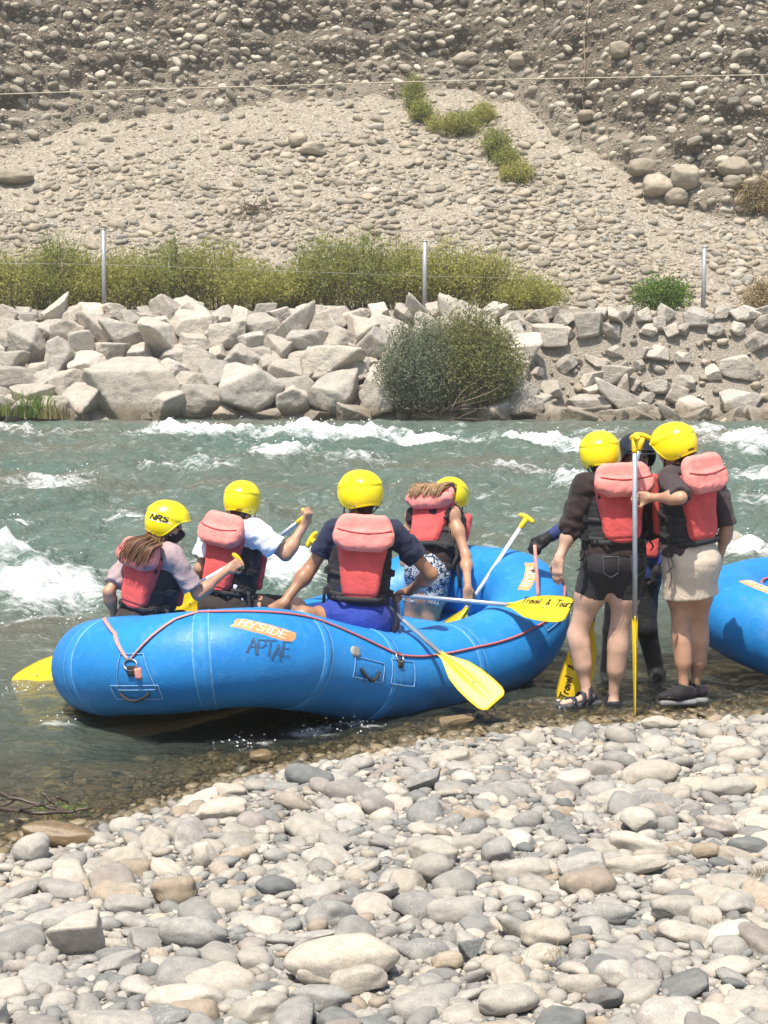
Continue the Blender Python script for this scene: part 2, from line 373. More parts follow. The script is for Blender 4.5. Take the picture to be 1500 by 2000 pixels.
def stone_mass(name, P, S, M, mat, parent, T, F, rng):
    """many small stones joined into one part"""
    n = len(P); k = rng.integers(0, len(T), n); TV = np.stack(T)[k]
    V = np.einsum('nij,nvj->nvi', M, TV * S[:, None, :]) + P[:, None, :]
    nv = TV.shape[1]
    FF = (F[None] + (np.arange(n) * nv)[:, None, None]).reshape(-1, 3)
    rnd = np.repeat(rng.uniform(0, 1, n), nv)
    return mesh_ob(name, V.reshape(-1, 3), FF, mat, parent, True, {'rnd': rnd}, kind='stuff')
COB_ME = [make_mesh('cobble_shape', cobble_verts(D4, 300 + k, 0.02) if k < 14 else 1.12 * (0.55 * block_verts(D4, 300 + k) + 0.45 * cobble_verts(D4, 300 + k, 0.02)), F4, mats=[M_COB]) for k in range(20)]
COBW_ME = [make_mesh('wet_cobble_shape', cobble_verts(D3, 330 + k, 0.012), F3, mats=[M_WET]) for k in range(5)]
SCR_ME = [make_mesh('scree_stone_shape', cobble_verts(D3, 400 + k, 0.03), F3, mats=[M_TAN]) for k in range(10)]
CLF_ME = [make_mesh('cliff_stone_shape', cobble_verts(D3, 420 + k, 0.03), F3, mats=[M_DRK]) for k in range(8)]
RIP_ME = [make_mesh('boulder_shape', block_verts(D5, 500 + k), F5, mats=[M_RIP]) for k in range(16)]
def one(name, me, loc, M3, S, parent=None, **kw):
    o = bpy.data.objects.new(name, me)
    m = Matrix([[*(M3[i] * S), loc[i]] for i in range(3)] + [[0, 0, 0, 1]]); o.matrix_basis = m
    return put(o, parent, **kw)
def darts(cands, radii, pack=0.85, taken=None):
    """keep those candidates (x, y) that do not sit on one already placed; big ones first"""
    cell = 0.25 * max(radii.max() * 2, 0.05); grid = {}
    keep = []
    def cells(x, y, r): 
        for i in range(int((x - r) // cell), int((x + r) // cell) + 1):
            for j in range(int((y - r) // cell), int((y + r) // cell) + 1): yield i, j
    for (x, y, r) in (taken or []):
        for c in cells(x, y, r): grid.setdefault(c, []).append((x, y, r))
    for k in np.argsort(-radii, kind='stable'):
        x, y = cands[k]; r = radii[k] * pack; ok = True; seen = grid.get((int(x // cell), int(y // cell)))
        for c in cells(x, y, r):
            for (a, b, q) in grid.get(c, ()):
                if (a - x) ** 2 + (b - y) ** 2 < (r + q) ** 2: ok = False; break
            if not ok: break
        if ok:
            keep.append(k)
            for c in cells(x, y, r): grid.setdefault(c, []).append((x, y, r))
    return np.array(keep, int)

# ---- stones of the beach that can be told apart by eye: left, top, right, bottom in the photograph, tone, tilt, what to call them
NOTABLE = [
    (90, 1788, 212, 1878, 0.50, 'b', 'grey angular stone tilted on edge at the lower left of the beach'),
    (20, 1628, 96, 1690, 0.34, 'c', 'round pale grey stone at the water edge beside the wet brown slab'),
    (30, 1606, 200, 1660, 0.90, 'w', 'wet brown slab lying half in the water at the left'),
    (290, 1712, 386, 1772, 0.915, 'c', 'round tan granite stone left of centre on the beach'),
    (198, 1748, 304, 1792, 0.30, 'c', 'flat grey stone in front of the round tan one'),
    (304, 1790, 446, 1858, 0.16, 'c', 'large blue grey stone below the round tan one'),
    (545, 1832, 806, 1935, 0.585, 'c', 'largest beige boulder at the bottom centre of the beach'),
    (574, 1882, 700, 1932, 0.60, 'c', 'long cream stone leaning on the largest beige boulder'),
    (640, 1886, 764, 1950, 0.57, 'c', 'oval cream stone in front of the largest beige boulder'),
    (564, 1926, 690, 1982, 0.13, 'c', 'smooth blue grey stone at the bottom edge in front of the cream ones'),
    (800, 1664, 892, 1738, 0.43, 'c', 'speckled egg shaped grey stone in the middle of the beach'),
    (938, 1637, 1012, 1696, 0.745, 'c', 'dark grey round stone perched behind the long tan one'),
    (956, 1678, 1088, 1731, 0.66, 'c', 'long smooth tan stone in the middle of the beach'),
    (1080, 1666, 1196, 1722, 0.72, 'b', 'dark greenish broken stone right of the long tan one'),
    (1180, 1670, 1314, 1714, 0.55, 'c', 'long pale stone behind the dark greenish broken one'),
    (830, 1754, 952, 1812, 0.965, 'c', 'whitish speckled oval stone right of the beach centre'),
    (1014, 1796, 1120, 1858, 0.60, 'c', 'cream pitted oval stone between two blue grey ones'),
    (1114, 1764, 1248, 1816, 0.15, 'c', 'big blue grey stone with a rounded back'),
    (1270, 1748, 1380, 1806, 0.46, 'c', 'brownish grey domed stone near the right edge'),
    (882, 1830, 950, 1888, 0.02, 'b', 'dark grey block shaped stone near the bottom centre'),
    (836, 1856, 908, 1906, 0.925, 'c', 'orange tan rounded stone beside the dark grey block'),
    (1160, 1878, 1252, 1938, 0.40, 'c', 'round pale grey stone at the lower right'),
    (1084, 1904, 1190, 1952, 0.54, 'c', 'white flattened stone touching the round pale grey one'),
    (922, 1924, 1058, 1992, 0.41, 'c', 'big smooth grey brown stone at the bottom edge'),
    (1140, 1930, 1222, 1976, 0.995, 'c', 'dark stone below the white flattened one'),
    (1212, 1578, 1290, 1634, 0.45, 'c', 'pitted grey round stone right of the beach centre'),
    (1212, 1486, 1336, 1540, 0.60, 'c', 'large pale beige stone at the upper right of the beach'),
    (1366, 1516, 1482, 1562, 0.44, 'c', 'wide grey brown stone by the right edge of the beach'),
    (1086, 1502, 1162, 1552, 0.40, 'c', 'grey lumpy stone left of the large pale beige one'),
    (786, 1502, 866, 1552, 0.745, 'b', 'dark grey chunky stone near the water in the middle'),
    (1004, 1430, 1070, 1466, 0.52, 'c', 'pale oval stone at the water edge below the standing people'),
    (486, 1464, 532, 1494, 0.90, 'c', 'brownish round stone sitting in the shallow water'),
    (850, 1396, 928, 1424, 0.93, 'b', 'brown wet rock in the shallows by the yellow blade'),
    (1174, 1448, 1228, 1492, 0.43, 'c', 'speckled round stone at the upper right of the pebbles'),
    (1250, 1398, 1330, 1430, 0.58, 'c', 'pale half wet stone by the tip of the upright paddle'),
    (368, 1640, 424, 1702, 0.56, 'c', 'beige smooth stone behind the round tan granite one'),
    (188, 1656, 290, 1704, 0.57, 'c', 'wide pale stone left of the beige smooth one'),
    (410, 1530, 482, 1562, 0.58, 'c', 'pale domed stone at the water edge'),
    (376, 1560, 490, 1606, 0.56, 'c', 'long pale slab where the shallow water begins'),
    (1350, 1646, 1412, 1682, 0.915, 'c', 'small tan stone at the right of the beach'),
]
taken = []
_r = np.random.default_rng(21)
for k, (x0, y0, x1, y1, tone, kind, label) in enumerate(NOTABLE):
    base = at((x0 + x1) / 2, y1 - (y1 - y0) * 0.12, Z=0.15)
    for _ in range(4): base = at((x0 + x1) / 2, y1 - (y1 - y0) * 0.12, Z=float(bed(np.array(base[0]), np.array(base[1]))))
    s = FPX / base[1]; w = (x1 - x0) / s / 2; h = (y1 - y0) / s / 2 * 0.98
    dp = min(w, h * 1.25) * _r.uniform(0.85, 1.0)
    c = base + np.array([0, dp * 0.55, h * 0.72])
    D, F_ = (D5, F5)
    V = block_verts(D, 700 + k) * 1.15 if kind == 'b' else cobble_verts(D, 800 + k, 0.014)
    V = V / np.abs(V).max(0)
    tl = R(_r.uniform(-9, 9)); ct, st = math.cos(tl), math.sin(tl)
    V = V * np.array([w, dp, h]) @ np.array([[ct, 0, -st], [0, 1, 0], [st, 0, ct]])
    mat = (M_WET_A if kind == 'w' or base[1] - shore(base[0]) > 0.1 else M_COB_A)
    mesh_ob('stone' if kind != 'w' else 'slab', V + c, F_, mat, None, True, {'rnd': np.full(len(V), tone)}, origin=base, label=label, cat='stone', group='larger stones of the beach')
    taken.append((base[0], base[1] + dp * 0.55, min(w, dp) * 0.9))
    if w > dp * 1.4: taken += [(base[0] - (w - dp) * 0.7, base[1] + dp * 0.5, dp * 0.75), (base[0] + (w - dp) * 0.7, base[1] + dp * 0.5, dp * 0.75)]

# ---- the other cobbles of the beach
def beach_cands(n, r0, r1, pw, y0=4.2, y1=11.6):
    y = _r.uniform(y0, y1, n); x = _r.uniform(-1, 1, n) * (0.235 * y + 0.55)
    r = r0 * (r1 / r0) ** (_r.uniform(0, 1, n) ** pw)
    return np.stack([x, y], 1), r
_c1, _r1 = beach_cands(4200, 0.034, 0.090, 2.4); _c2, _r2 = beach_cands(80000, 0.0085, 0.036, 1.5)
_d1 = dist_shore(_c1[:, 0], _c1[:, 1]); _k = ((_d1 < 0.1) & ((_d1 < -0.45) | (_r1 < 0.045))) | ((_d1 > 0.35) & (_d1 < 2.2) & (_r.uniform(size=len(_d1)) < 0.35) & (_r1 < 0.03 + 0.06 * _d1)); _c1, _r1 = _c1[_k], _r1[_k]
_d2 = dist_shore(_c2[:, 0], _c2[:, 1]); _k = (_d2 < 0.0) | ((_d2 < 1.7) & (_r.uniform(size=len(_d2)) < 0.5) & (_r2 < 0.016 + 0.02 * np.clip(_d2 * 2, 0, 1))); _c2, _r2 = _c2[_k], _r2[_k]
_C = np.concatenate([_c1, _c2]); _Rr = np.concatenate([_r1, _r2])
_kk = darts(_C, _Rr, 0.74, taken); _C, _Rr = _C[_kk], _Rr[_kk]
_n = len(_C); _asp = np.stack([_r.uniform(1.0, 1.5, _n), _r.uniform(0.8, 1.05, _n), _r.uniform(0.32, 0.70, _n)], 1)
_S = _Rr[:, None] * _asp; _M = rot_mats(_n, _r, 0.24)
_zb = bed(_C[:, 0], _C[:, 1]); _dd = dist_shore(_C[:, 0], _C[:, 1])
_P = np.stack([_C[:, 0], _C[:, 1], _zb + _S[:, 2] * _r.uniform(0.0, 0.55, _n)], 1)
_wet = (_P[:, 2] - 0.3 * _S[:, 2] < 0.022) & (_dd > -0.25)
_order = np.argsort(-_Rr / _P[:, 1]); _big = np.zeros(_n, bool); _big[[i for i in _order if not _wet[i]][:240]] = True; _bw = np.zeros(_n, bool); _bw[[i for i in _order if _wet[i]][:50]] = True
for i in np.where(_big)[0]: one('cobble', COB_ME[_r.integers(len(COB_ME))], _P[i], _M[i], _S[i], beach)
for i in np.where(_bw)[0]: one('wet_cobble', COBW_ME[_r.integers(len(COBW_ME))], _P[i], _M[i], _S[i], beach)
_a = ~_big & ~_bw & ~_wet; stone_mass('pebbles', _P[_a], _S[_a], _M[_a], M_COB_A, beach, T2, F2, _r)
_a = ~_bw & _wet; stone_mass('wet_pebbles', _P[_a], _S[_a], _M[_a], M_WET_A, beach, T2, F2, _r)
print('beach stones', _n)

# ---- scree stones
def far_normal(x, t):
    e = 0.02; a = far_profile(x + e * 2, t) - far_profile(x - e * 2, t); b = far_profile(x, np.clip(t + e, 0, 4.9)) - far_profile(x, np.clip(t - e, 0, 4.9))
    n = np.cross(a, b); n /= np.linalg.norm(n, axis=-1)[..., None]; return n
def frames(nrm, rng, tilt, az=None):
    n = len(nrm); M = rot_mats(n, rng, tilt, az)
    u = np.cross(np.tile([1.0, 0, 0], (n, 1)), nrm); u = np.cross(nrm, -u) if False else u
    X = np.cross(u, nrm); X /= np.linalg.norm(X, axis=1)[:, None]; Yv = np.cross(nrm, X)
    B = np.stack([X, Yv, nrm], -1); return B @ M
def slope_stones(kind, n, t0, t1, r0, r1, pw, dens, meshes, mat_a, parent, big_n, pack, flat, nm, mass, sink, small_split):
    rng = np.random.default_rng(len(kind) * 7 + n)
    x = rng.uniform(-15.5, 15.5, n); t = rng.uniform(t0, t1, n)
    P0 = far_profile(x, t); keep = rng.uniform(size=n) < dens(x, t, P0, pix(P0)); x, t = x[keep], t[keep]; n = len(x)
    r = r0 * (r1 / r0) ** (rng.uniform(0, 1, n) ** pw)
    vlen = {'scree': 15.5, 'cliff': 18.0}[kind]
    k = darts(np.stack([x, t * vlen], 1), r, pack); x, t, r = x[k], t[k], r[k]; n = len(x)
    P = far_profile(x, t); N = far_normal(x, t); N = N * np.sign(N[:, 2:3] + 1e-9) if kind == 'scree' else N * -np.sign(N[:, 1:2])
    if kind == 'scree': N = N * 0.6 + np.array([0, 0, 0.4]); N /= np.linalg.norm(N, axis=1)[:, None]
    S = r[:, None] * np.stack([rng.uniform(1.0, 1.45, n), rng.uniform(0.75, 1.0, n), rng.uniform(*flat, n)], 1)
    if kind == 'cliff': S = S * np.array([1.0, 0.82, 1.15])
    M = frames(N, rng, 0.3, 0.35 if kind == 'cliff' else 0.7); P = P + N * (S[:, 2] * rng.uniform(*sink, n))[:, None]
    px = pix(P); vis = (px[:, 0] > -20) & (px[:, 0] < 1520) & (px[:, 1] > -10)
    o = np.argsort(-r * vis); big = np.zeros(n, bool); big[o[:big_n]] = True
    for i in np.where(big)[0]: one(nm, meshes[rng.integers(len(meshes))], P[i], M[i], S[i], parent)
    mid = ~big & (r > small_split); sm = ~big & ~mid
    stone_mass(mass, P[mid], S[mid], M[mid], mat_a, parent, T2, F2, rng)
    stone_mass(mass, P[sm], S[sm], M[sm], mat_a, parent, T1, F1, rng)
    print(kind, n, 'mid', mid.sum())
def scree_density(x, t, P, q):
    d = 0.80 - 0.0 * x
    bare = np.maximum(sstep(230, 60, q[:, 0]) * sstep(440, 400, q[:, 1]) * 0.75, 0)
    bare = np.maximum(bare, 0.8 * np.exp(-((q[:, 0] - 1170 - (q[:, 1] - 330) * 0.95) / 60) ** 2) * sstep(260, 300, q[:, 1]))
    bare = np.maximum(bare, 0.72 * sstep(2.62, 2.9, t + 0.08 * perlin(P * 0.5)))
    bare = np.maximum(bare, 0.66 * sstep(-0.05, 0.4, perlin(P * 0.35) + 0.35 * perlin(P * 1.1)))
    return np.clip(d - bare, 0.08, 1)
slope_stones('scree', 60000, 1.96, 3.0, 0.028, 0.21, 2.9, scree_density, SCR_ME, M_TAN_A, scree_slope, 290, 0.78, (0.45, 0.75), 'scree_stone', 'scree_stones', (-0.15, 0.4), 0.10)
slope_stones('cliff', 78000, 3.01, 3.72, 0.026, 0.20, 3.2, lambda x, t, P, q: np.clip(0.8 + 0.6 * perlin(P * np.array([0.4, 0.4, 0.9])), 0.12, 1), CLF_ME, M_DRK_A, cliff, 290, 0.95, (0.5, 0.8), 'embedded_stone', 'embedded_stones', (-0.3, 0.35), 0.10)

# ---- the riprap: quarried boulders stacked against the bank
def rip_place(x, f, w, h, dp, k, rng, name='boulder', yaw=None, lift=0.0, parent=far_bank, **kw):
    P = far_profile(np.array([x]), np.array([f]))[0]
    M = rot_mats(1, rng, 0.25)[0] if yaw is None else rotz(yaw) @ np.array([[1, 0, 0], [0, 1, 0], [0, 0, 1.0]])
    return one(name, RIP_ME[k % len(RIP_ME)], P + np.array([0, -dp * 0.25, h * 0.25 + lift]), M, np.array([w, dp, h]), parent, **kw)
BOULDERS = [   # left, top, right, bottom in the photograph
    (178, 700, 350, 824, 'huge smooth tan boulder at the far water edge left of centre'),
    (345, 752, 466, 824, 'rounded brown boulder at the far water edge right of the huge one'),
    (430, 716, 560, 820, 'long cracked slab boulder sloping down to the far water edge'),
    (604, 732, 702, 820, 'dark cracked blocky boulder at the far water edge'),
    (540, 754, 612, 818, 'small tan boulder left of the dark cracked one'),
    (702, 738, 790, 820, 'pale boulder at the water edge left of the grey green shrub'),
    (0, 716, 108, 770, 'wide pale boulder above the reeds on the far bank'),
    (16, 640, 92, 712, 'tilted boulder above the reeds, second row from the top'),
    (280, 630, 350, 700, 'tall square boulder in the upper riprap'),
    (180, 666, 260, 716, 'grey flat boulder above the huge tan one'),
    (1040, 632, 1118, 684, 'flat slab overhanging the eroded right bank'),
    (1130, 612, 1190, 664, 'pale slab at the top of the eroded right bank'),
    (1345, 606, 1400, 642, 'round topped boulder on the bank near the right post'),
    (1406, 696, 1490, 742, 'large pale angular boulder at the right of the far bank'),
    (1394, 766, 1470, 814, 'rounded boulder at the far water edge on the right'),
    (1184, 764, 1250, 814, 'split pale boulder at the far water edge below the eroded bank'),
    (1100, 770, 1180, 820, 'dull angular boulder at the far water edge right of the shrub'),
    (1312, 732, 1364, 766, 'squarish boulder on the cobble strip of the right bank'),
]
_rr = np.random.default_rng(77); ripk = []
def bank_f(py, px):
    """profile parameter of the riprap face seen at that point of the photograph"""
    fs = np.linspace(0.25, 1.0, 160); X = (px - 750) / FPX * 47.0
    q = pix(far_profile(np.full(160, X), fs)); return X, fs[np.argmin(np.abs(q[:, 1] - py))]
for k, (x0, y0, x1, y1, lab) in enumerate(BOULDERS):
    X, f = bank_f((y0 + y1) / 2 + (y1 - y0) * 0.1, (x0 + x1) / 2); s = FPX / far_profile(np.array([X]), np.array([f]))[0][1]
    w, h = (x1 - x0) / s / 2 * 1.10, (y1 - y0) / s / 2 * 1.12
    rip_place(X, f, w, h, max(h, w * 0.6), k, _rr, 'boulder', yaw=_rr.uniform(-0.35, 0.35), parent=None, label=lab, cat='boulder', group='boulders of the far bank')
    ripk.append((X, f * 6.2, min(w, h) * 0.9))
_cx = _rr.uniform(-16, 16, 5200); _cf = _rr.uniform(0.27, 0.985, 5200)
_cr = 0.17 * (0.46 / 0.17) ** (_rr.uniform(0, 1, 5200) ** 1.0); _cr = np.where(_cf > 0.88, np.minimum(_cr, 0.30), _cr)
_ero = (_cx > 3.9) & (_cf > 0.42) & (_cf < 0.9) ; _cr = np.where(_ero, _cr * (0.14 + 0.62 * _rr.uniform(0, 1, 5200) ** 4.5), np.where(_cx > 3.7, _cr * 0.72, _cr))
_dr = _ero & (_rr.uniform(0, 1, 5200) < 0.6); _cx, _cf, _cr, _ero = _cx[~_dr], _cf[~_dr], _cr[~_dr], _ero[~_dr]
_kp = darts(np.stack([_cx, _cf * 6.2], 1), _cr, 0.74, ripk)
for i in _kp:
    r = _cr[i]; small = r < 0.15
    if small:
        P = far_profile(_cx[i:i + 1], _cf[i:i + 1])[0]
        one('cobble', SCR_ME[_rr.integers(len(SCR_ME))], P + np.array([0, -0.05, r * 0.35]), rot_mats(1, _rr, 0.3)[0], np.array([r * 1.3, r, r * 0.75]), far_bank)
    else:
        w = r * _rr.uniform(1.1, 1.5); rip_place(_cx[i], _cf[i], w, r * _rr.uniform(0.85, 1.2), r * 1.3, int(_rr.integers(100)), _rr)
print('riprap', len(_kp))

# ---- slumped boulders at the right foot of the cliff and loose ones on the scree
def far_hit(px, py, t0=1.9, t1=3.9):
    ts = np.linspace(t0, t1, 700); Y = np.full(700, 58.0)
    for _ in range(5): P = far_profile((px - 750) / FPX * Y, ts); Y = P[:, 1]
    e = np.abs(pix(P)[:, 1] - py); return P[np.argmin(e)]
for k, (x0, y0, x1, y1, lab) in enumerate(((1212, 312, 1276, 348, 'large tan boulder in the slump at the right foot of the cliff'), (1300, 318, 1358, 374, 'upright tan boulder right of the large one in the slump'), (1240, 340, 1312, 388, 'brown lump of earth and stone in the middle of the slump'), (1284, 368, 1336, 404, 'lowest boulder of the slump'),
        (1388, 306, 1458, 348, 'wide boulder at the cliff foot near the right edge'), (1440, 344, 1490, 372, 'pale flat boulder under the wide one near the right edge'), (1398, 344, 1440, 374, 'squat boulder left of the pale flat one'), (1118, 218, 1156, 244, 'round grey boulder on the cliff beside the hanging root'),
        (566, 260, 604, 290, 'left of two pale boulders lying high on the scree'), (588, 276, 640, 306, 'right of two pale boulders lying high on the scree'), (2, 332, 78, 362, 'flat tan boulder on the scree at the left edge'), (880, 104, 934, 132, 'pale boulder set in the cliff right of centre'), (985, 102, 1030, 130, 'pale oval boulder set in the cliff'), (1178, 84, 1222, 118, 'grey boulder set high in the cliff on the right'))):
    P = far_hit((x0 + x1) / 2, y1 - 4); s_ = FPX / P[1]; w, h = (x1 - x0) / s_ / 2, (y1 - y0) / s_ / 2
    V = cobble_verts(D4, 900 + k, 0.05); V = V / np.abs(V).max(0) * np.array([w, (w + h) / 2, h]); mesh_ob('boulder', V + P + np.array([0, -0.1, h * 0.8]), F4, M_TAN_A, None, True, {'rnd': np.full(len(V), 0.25 + 0.5 * ((k * 37) % 10) / 10)}, origin=P, label=lab, cat='boulder', group='boulders on the far slope')
# ================================================================== the river
# white water: centre and half size in the photograph, strength, height of the breaking wave
FOAM = [(90, 1155, 150, 36, 1.2, 0.17), (20, 1112, 90, 22, 0.8, 0.20), (245, 1018, 62, 18, 0.95, 0.20), (130, 1165, 130, 22, 1.0, 0.0), (60, 1215, 150, 28, 0.42, 0.0),
        (60, 850, 120, 9, 0.55, 0.12), (380, 846, 130, 9, 0.95, 0.22), (640, 856, 150, 10, 1.15, 0.26), (830, 862, 130, 8, 0.9, 0.14), (545, 892, 75, 14, 1.05, 0.26),
        (100, 945, 80, 17, 0.75, 0.13), (330, 917, 150, 11, 0.50, 0.06), (440, 925, 60, 9, 0.5, 0.06), (570, 1120, 65, 34, 1.15, 0.25), (690, 905, 90, 8, 0.5, 0.06),
        (1040, 862, 100, 10, 0.95, 0.18), (1150, 870, 80, 9, 0.9, 0.16), (1010, 925, 90, 12, 0.62, 0.08), (1110, 948, 50, 16, 0.7, 0.12), (1450, 870, 90, 16, 0.85, 0.16),
        (1470, 932, 70, 16, 0.8, 0.14), (1420, 850, 110, 8, 0.8, 0.14), (1180, 845, 60, 7, 0.5, 0.1), (1460, 1090, 60, 26, 1.0, 0.16), (1040, 1130, 40, 26, 0.7, 0.10),
        (1490, 985, 60, 10, 0.5, 0.07), (30, 1030, 60, 12, 0.6, 0.12), (330, 1075, 60, 14, 0.45, 0.05), (200, 1235, 90, 14, 0.35, 0.0), (690, 1415, 60, 13, 0.55, 0.012), (470, 1455, 70, 10, 0.35, 0.01), (620, 1430, 80, 11, 0.5, 0.012),
        (130, 1420, 55, 14, 0.40, 0.02), (40, 1350, 40, 10, 0.4, 0.01), (1100, 1380, 22, 7, 0.5, 0.0), (770, 960, 90, 10, 0.4, 0.05), (930, 975, 70, 9, 0.35, 0.04), (1080, 1200, 40, 20, 0.3, 0.0)]
def _foam_world():
    out = []
    for cx, cy, rx, ry, a, h in FOAM:
        c = at(cx, cy + h * 30, Z=0.0); s = FPX / c[1]
        out.append((c[0], c[1], rx / s, max(ry * 0.8 * c[1] ** 2 / (H * FPX), 0.16), a, h))
    return out
FOAM_W = _foam_world()
def wave(x, y, with_foam=False):
    d = dist_shore(x, y); far = Y_EDGE - y
    A = 0.006 + 0.035 * sstep(0.6, 3.0, d) + 0.13 * sstep(3.0, 9.0, d)
    A = A * (0.25 + 0.75 * sstep(-0.5, 5.0, far))
    wx = x + 0.5 * perlin(n2(x * 0.35, y * 0.3, 1.2)); wy = y + 0.6 * perlin(n2(x * 0.3, y * 0.35, 7.7))
    big = perlin(n2(wx * 0.38, wy * 0.33, 2.0)); mid = perlin(n2(wx * 1.0, wy * 0.95, 3.1)); rid = 1 - 2 * np.abs(perlin(n2(wx * 0.75, wy * 0.6, 5.5)))
    sml = perlin(n2(wx * 2.6, wy * 2.4, 8.1)); tin = perlin(n2(x * 6.5, y * 6.0, 9.4)); mic = perlin(n2(x * 15.0, y * 14.0, 3.4))
    h = A * (1.1 * big + 0.75 * mid + 0.5 * rid + 0.50 * sml + 0.24 * tin + 0.10 * mic) + 0.0035 * tin + 0.002 * mic
    foam = 0.6 * sstep(0.95, 1.9, 1.1 * big + 0.75 * mid + 0.5 * rid + 0.3 * sml) * sstep(2.5, 7, d)
    calm = foam * 0
    for cx, cy, rx, ry, a, hh in FOAM_W:
        q = ((x - cx) / rx) ** 2 + ((y - cy) / ry) ** 2
        m = np.where(q < 9, np.exp(-np.clip(q, 0, 9) * 0.9), 0)
        lump = 0.75 + 0.6 * mid + 0.45 * sml + 0.35 * tin
        h = h + hh * m * np.clip(lump, 0, 2) * 0.9
        foam = np.maximum(foam, a * m * (0.8 + 0.35 * sml + 0.25 * mid + 0.2 * tin))
    lace = sstep(0.25, 0.9, perlin(n2(x * 0.22, y * 0.28, 11.0)) + 0.5 * perlin(n2(x * 0.9, y * 0.7, 12.0))) * sstep(2.5, 6, d)
    foam = np.maximum(foam, 0.42 * lace); foam = np.maximum(foam, 0.17 * sstep(2.2, 5.0, d))
    return h, np.clip(foam, 0, 1.3)
def build_water():
    nr, nc = 620, 470
    ys = 5.6 * (45.9 / 5.6) ** np.linspace(0, 1, nr); us = np.linspace(-1, 1, nc)
    Y = np.repeat(ys[:, None], nc, 1); X = us[None] * (0.30 * Y + 1.6)
    h, foam = wave(X, Y); depth = h - bed(X, Y)
    V = np.stack([X, Y, h], -1).reshape(-1, 3); F = grid_faces(nr, nc)
    dd = depth.reshape(-1)
    k = (dd[F] > -0.03).any(1); F = F[k]
    # the river goes on to both sides, coarser
    parts_V, parts_F, parts_f, parts_d = [V], [F], [foam.reshape(-1)], [dd]
    n0 = len(V)
    for sgn in (-1, 1):
        y2 = ys[::12]; u2 = np.linspace(0, 1, 40) ** 2
        edge = sgn * (0.30 * y2 + 1.6); X2 = edge[:, None] + (sgn * 75 - edge)[:, None] * u2[None] - sgn * 0.02; Y2 = np.repeat(y2[:, None], 40, 1)
        h2, f2 = wave(X2, Y2); d2 = h2 - bed(X2, Y2)
        F2_ = grid_faces(len(y2), 40); F2_ = F2_ if sgn > 0 else F2_[:, ::-1]
        F2_ = F2_[(d2.reshape(-1)[F2_] > -0.03).any(1)]
        parts_V.append(np.stack([X2, Y2, h2], -1).reshape(-1, 3)); parts_F.append(F2_ + n0); n0 += X2.size; parts_f.append(f2.reshape(-1)); parts_d.append(d2.reshape(-1))
    return np.concatenate(parts_V), np.concatenate(parts_F), np.concatenate(parts_f), np.concatenate(parts_d)
def water_mat():
    m = Mat('river_water'); p = m.pos(); foam = m.attr('foam'); dep = m.attr('depth')
    mp = m.n('Mapping'); m.set(mp, 'Vector', p); mp.inputs['Scale'].default_value = (0.62, 1.0, 1.0); v = mp.outputs[0]
    big = m.noise(0.16, 3, 0.5, v, 0.6); body = m.ramp(big, [(0.36, (0.080, 0.138, 0.112)), (0.52, (0.103, 0.138, 0.108)), (0.64, (0.130, 0.125, 0.090))])
    body = m.mix(m.mrange(m.noise(1.3, 5, 0.6, v), 0.4, 0.75, 0, 0.5), body, (0.165, 0.225, 0.190))
    f1 = m.noise(5.5, 7, 0.72, v, 0.8); f2 = m.noise(26.0, 4, 0.7, v, 0.3)
    e = m.math('ADD', foam, m.math('MULTIPLY', m.math('SUBTRACT', f1, 0.5), 1.7)); e = m.math('ADD', e, m.math('MULTIPLY', m.math('SUBTRACT', f2, 0.5), 0.7))
    fm = m.mrange(e, 0.28, 0.92); fm = m.math('MULTIPLY', fm, m.mrange(foam, 0.04, 0.22))
    # ripples
    r1 = m.noise(9.0, 5, 0.62, v, 0.4); r2 = m.noise(38.0, 3, 0.6, v)
    hgt = m.math('ADD', m.math('MULTIPLY', r1, 1.0), m.math('MULTIPLY', r2, 0.42))
    nrm = m.bump(hgt, 0.95, 0.085)
    nfo = m.bump(m.math('ADD', f1, m.math('MULTIPLY', f2, 0.6)), 0.8, 0.06)
    dif = m.n('BsdfPrincipled'); m.set(dif, 'Base Color', body); m.set(dif, 'Roughness', 0.10); m.set(dif, 'IOR', 1.33); m.set(dif, 'Normal', nrm)
    tr = m.n('BsdfTransparent', Color=(0.82, 0.80, 0.66)); gl = m.n('BsdfGlossy', Roughness=0.07, Color=(1, 1, 1)); m.set(gl, 'Normal', nrm)
    fr = m.n('Fresnel', IOR=1.33); m.set(fr, 'Normal', nrm)
    clear = m.n('MixShader'); m.set(clear, 'i0', fr.outputs[0]); m.set(clear, 'i1', tr.outputs[0]); m.set(clear, 'i2', gl.outputs[0])
    murk = m.math('SUBTRACT', 1.0, m.math('POWER', 2.718, m.math('MULTIPLY', m.math('MAXIMUM', dep, 0.0), -2.6)))
    w = m.n('MixShader'); m.set(w, 'i0', murk); m.set(w, 'i1', clear.outputs[0]); m.set(w, 'i2', dif.outputs[0])
    fo = m.n('BsdfPrincipled', Roughness=0.6); m.set(fo, 'Base Color', (0.86, 0.88, 0.87)); m.set(fo, 'Normal', nfo)
    o = m.n('MixShader'); m.set(o, 'i0', fm); m.set(o, 'i1', w.outputs[0]); m.set(o, 'i2', fo.outputs[0])
    m.t.links.new(o.outputs[0], m.out.inputs['Surface']); return m.m
_V, _F, _fo, _de = build_water()
river = mesh_ob('river', _V, _F, water_mat(), None, True, {'foam': _fo, 'depth': _de}, kind='structure'); river['label'] = 'grey green river with white rapids'
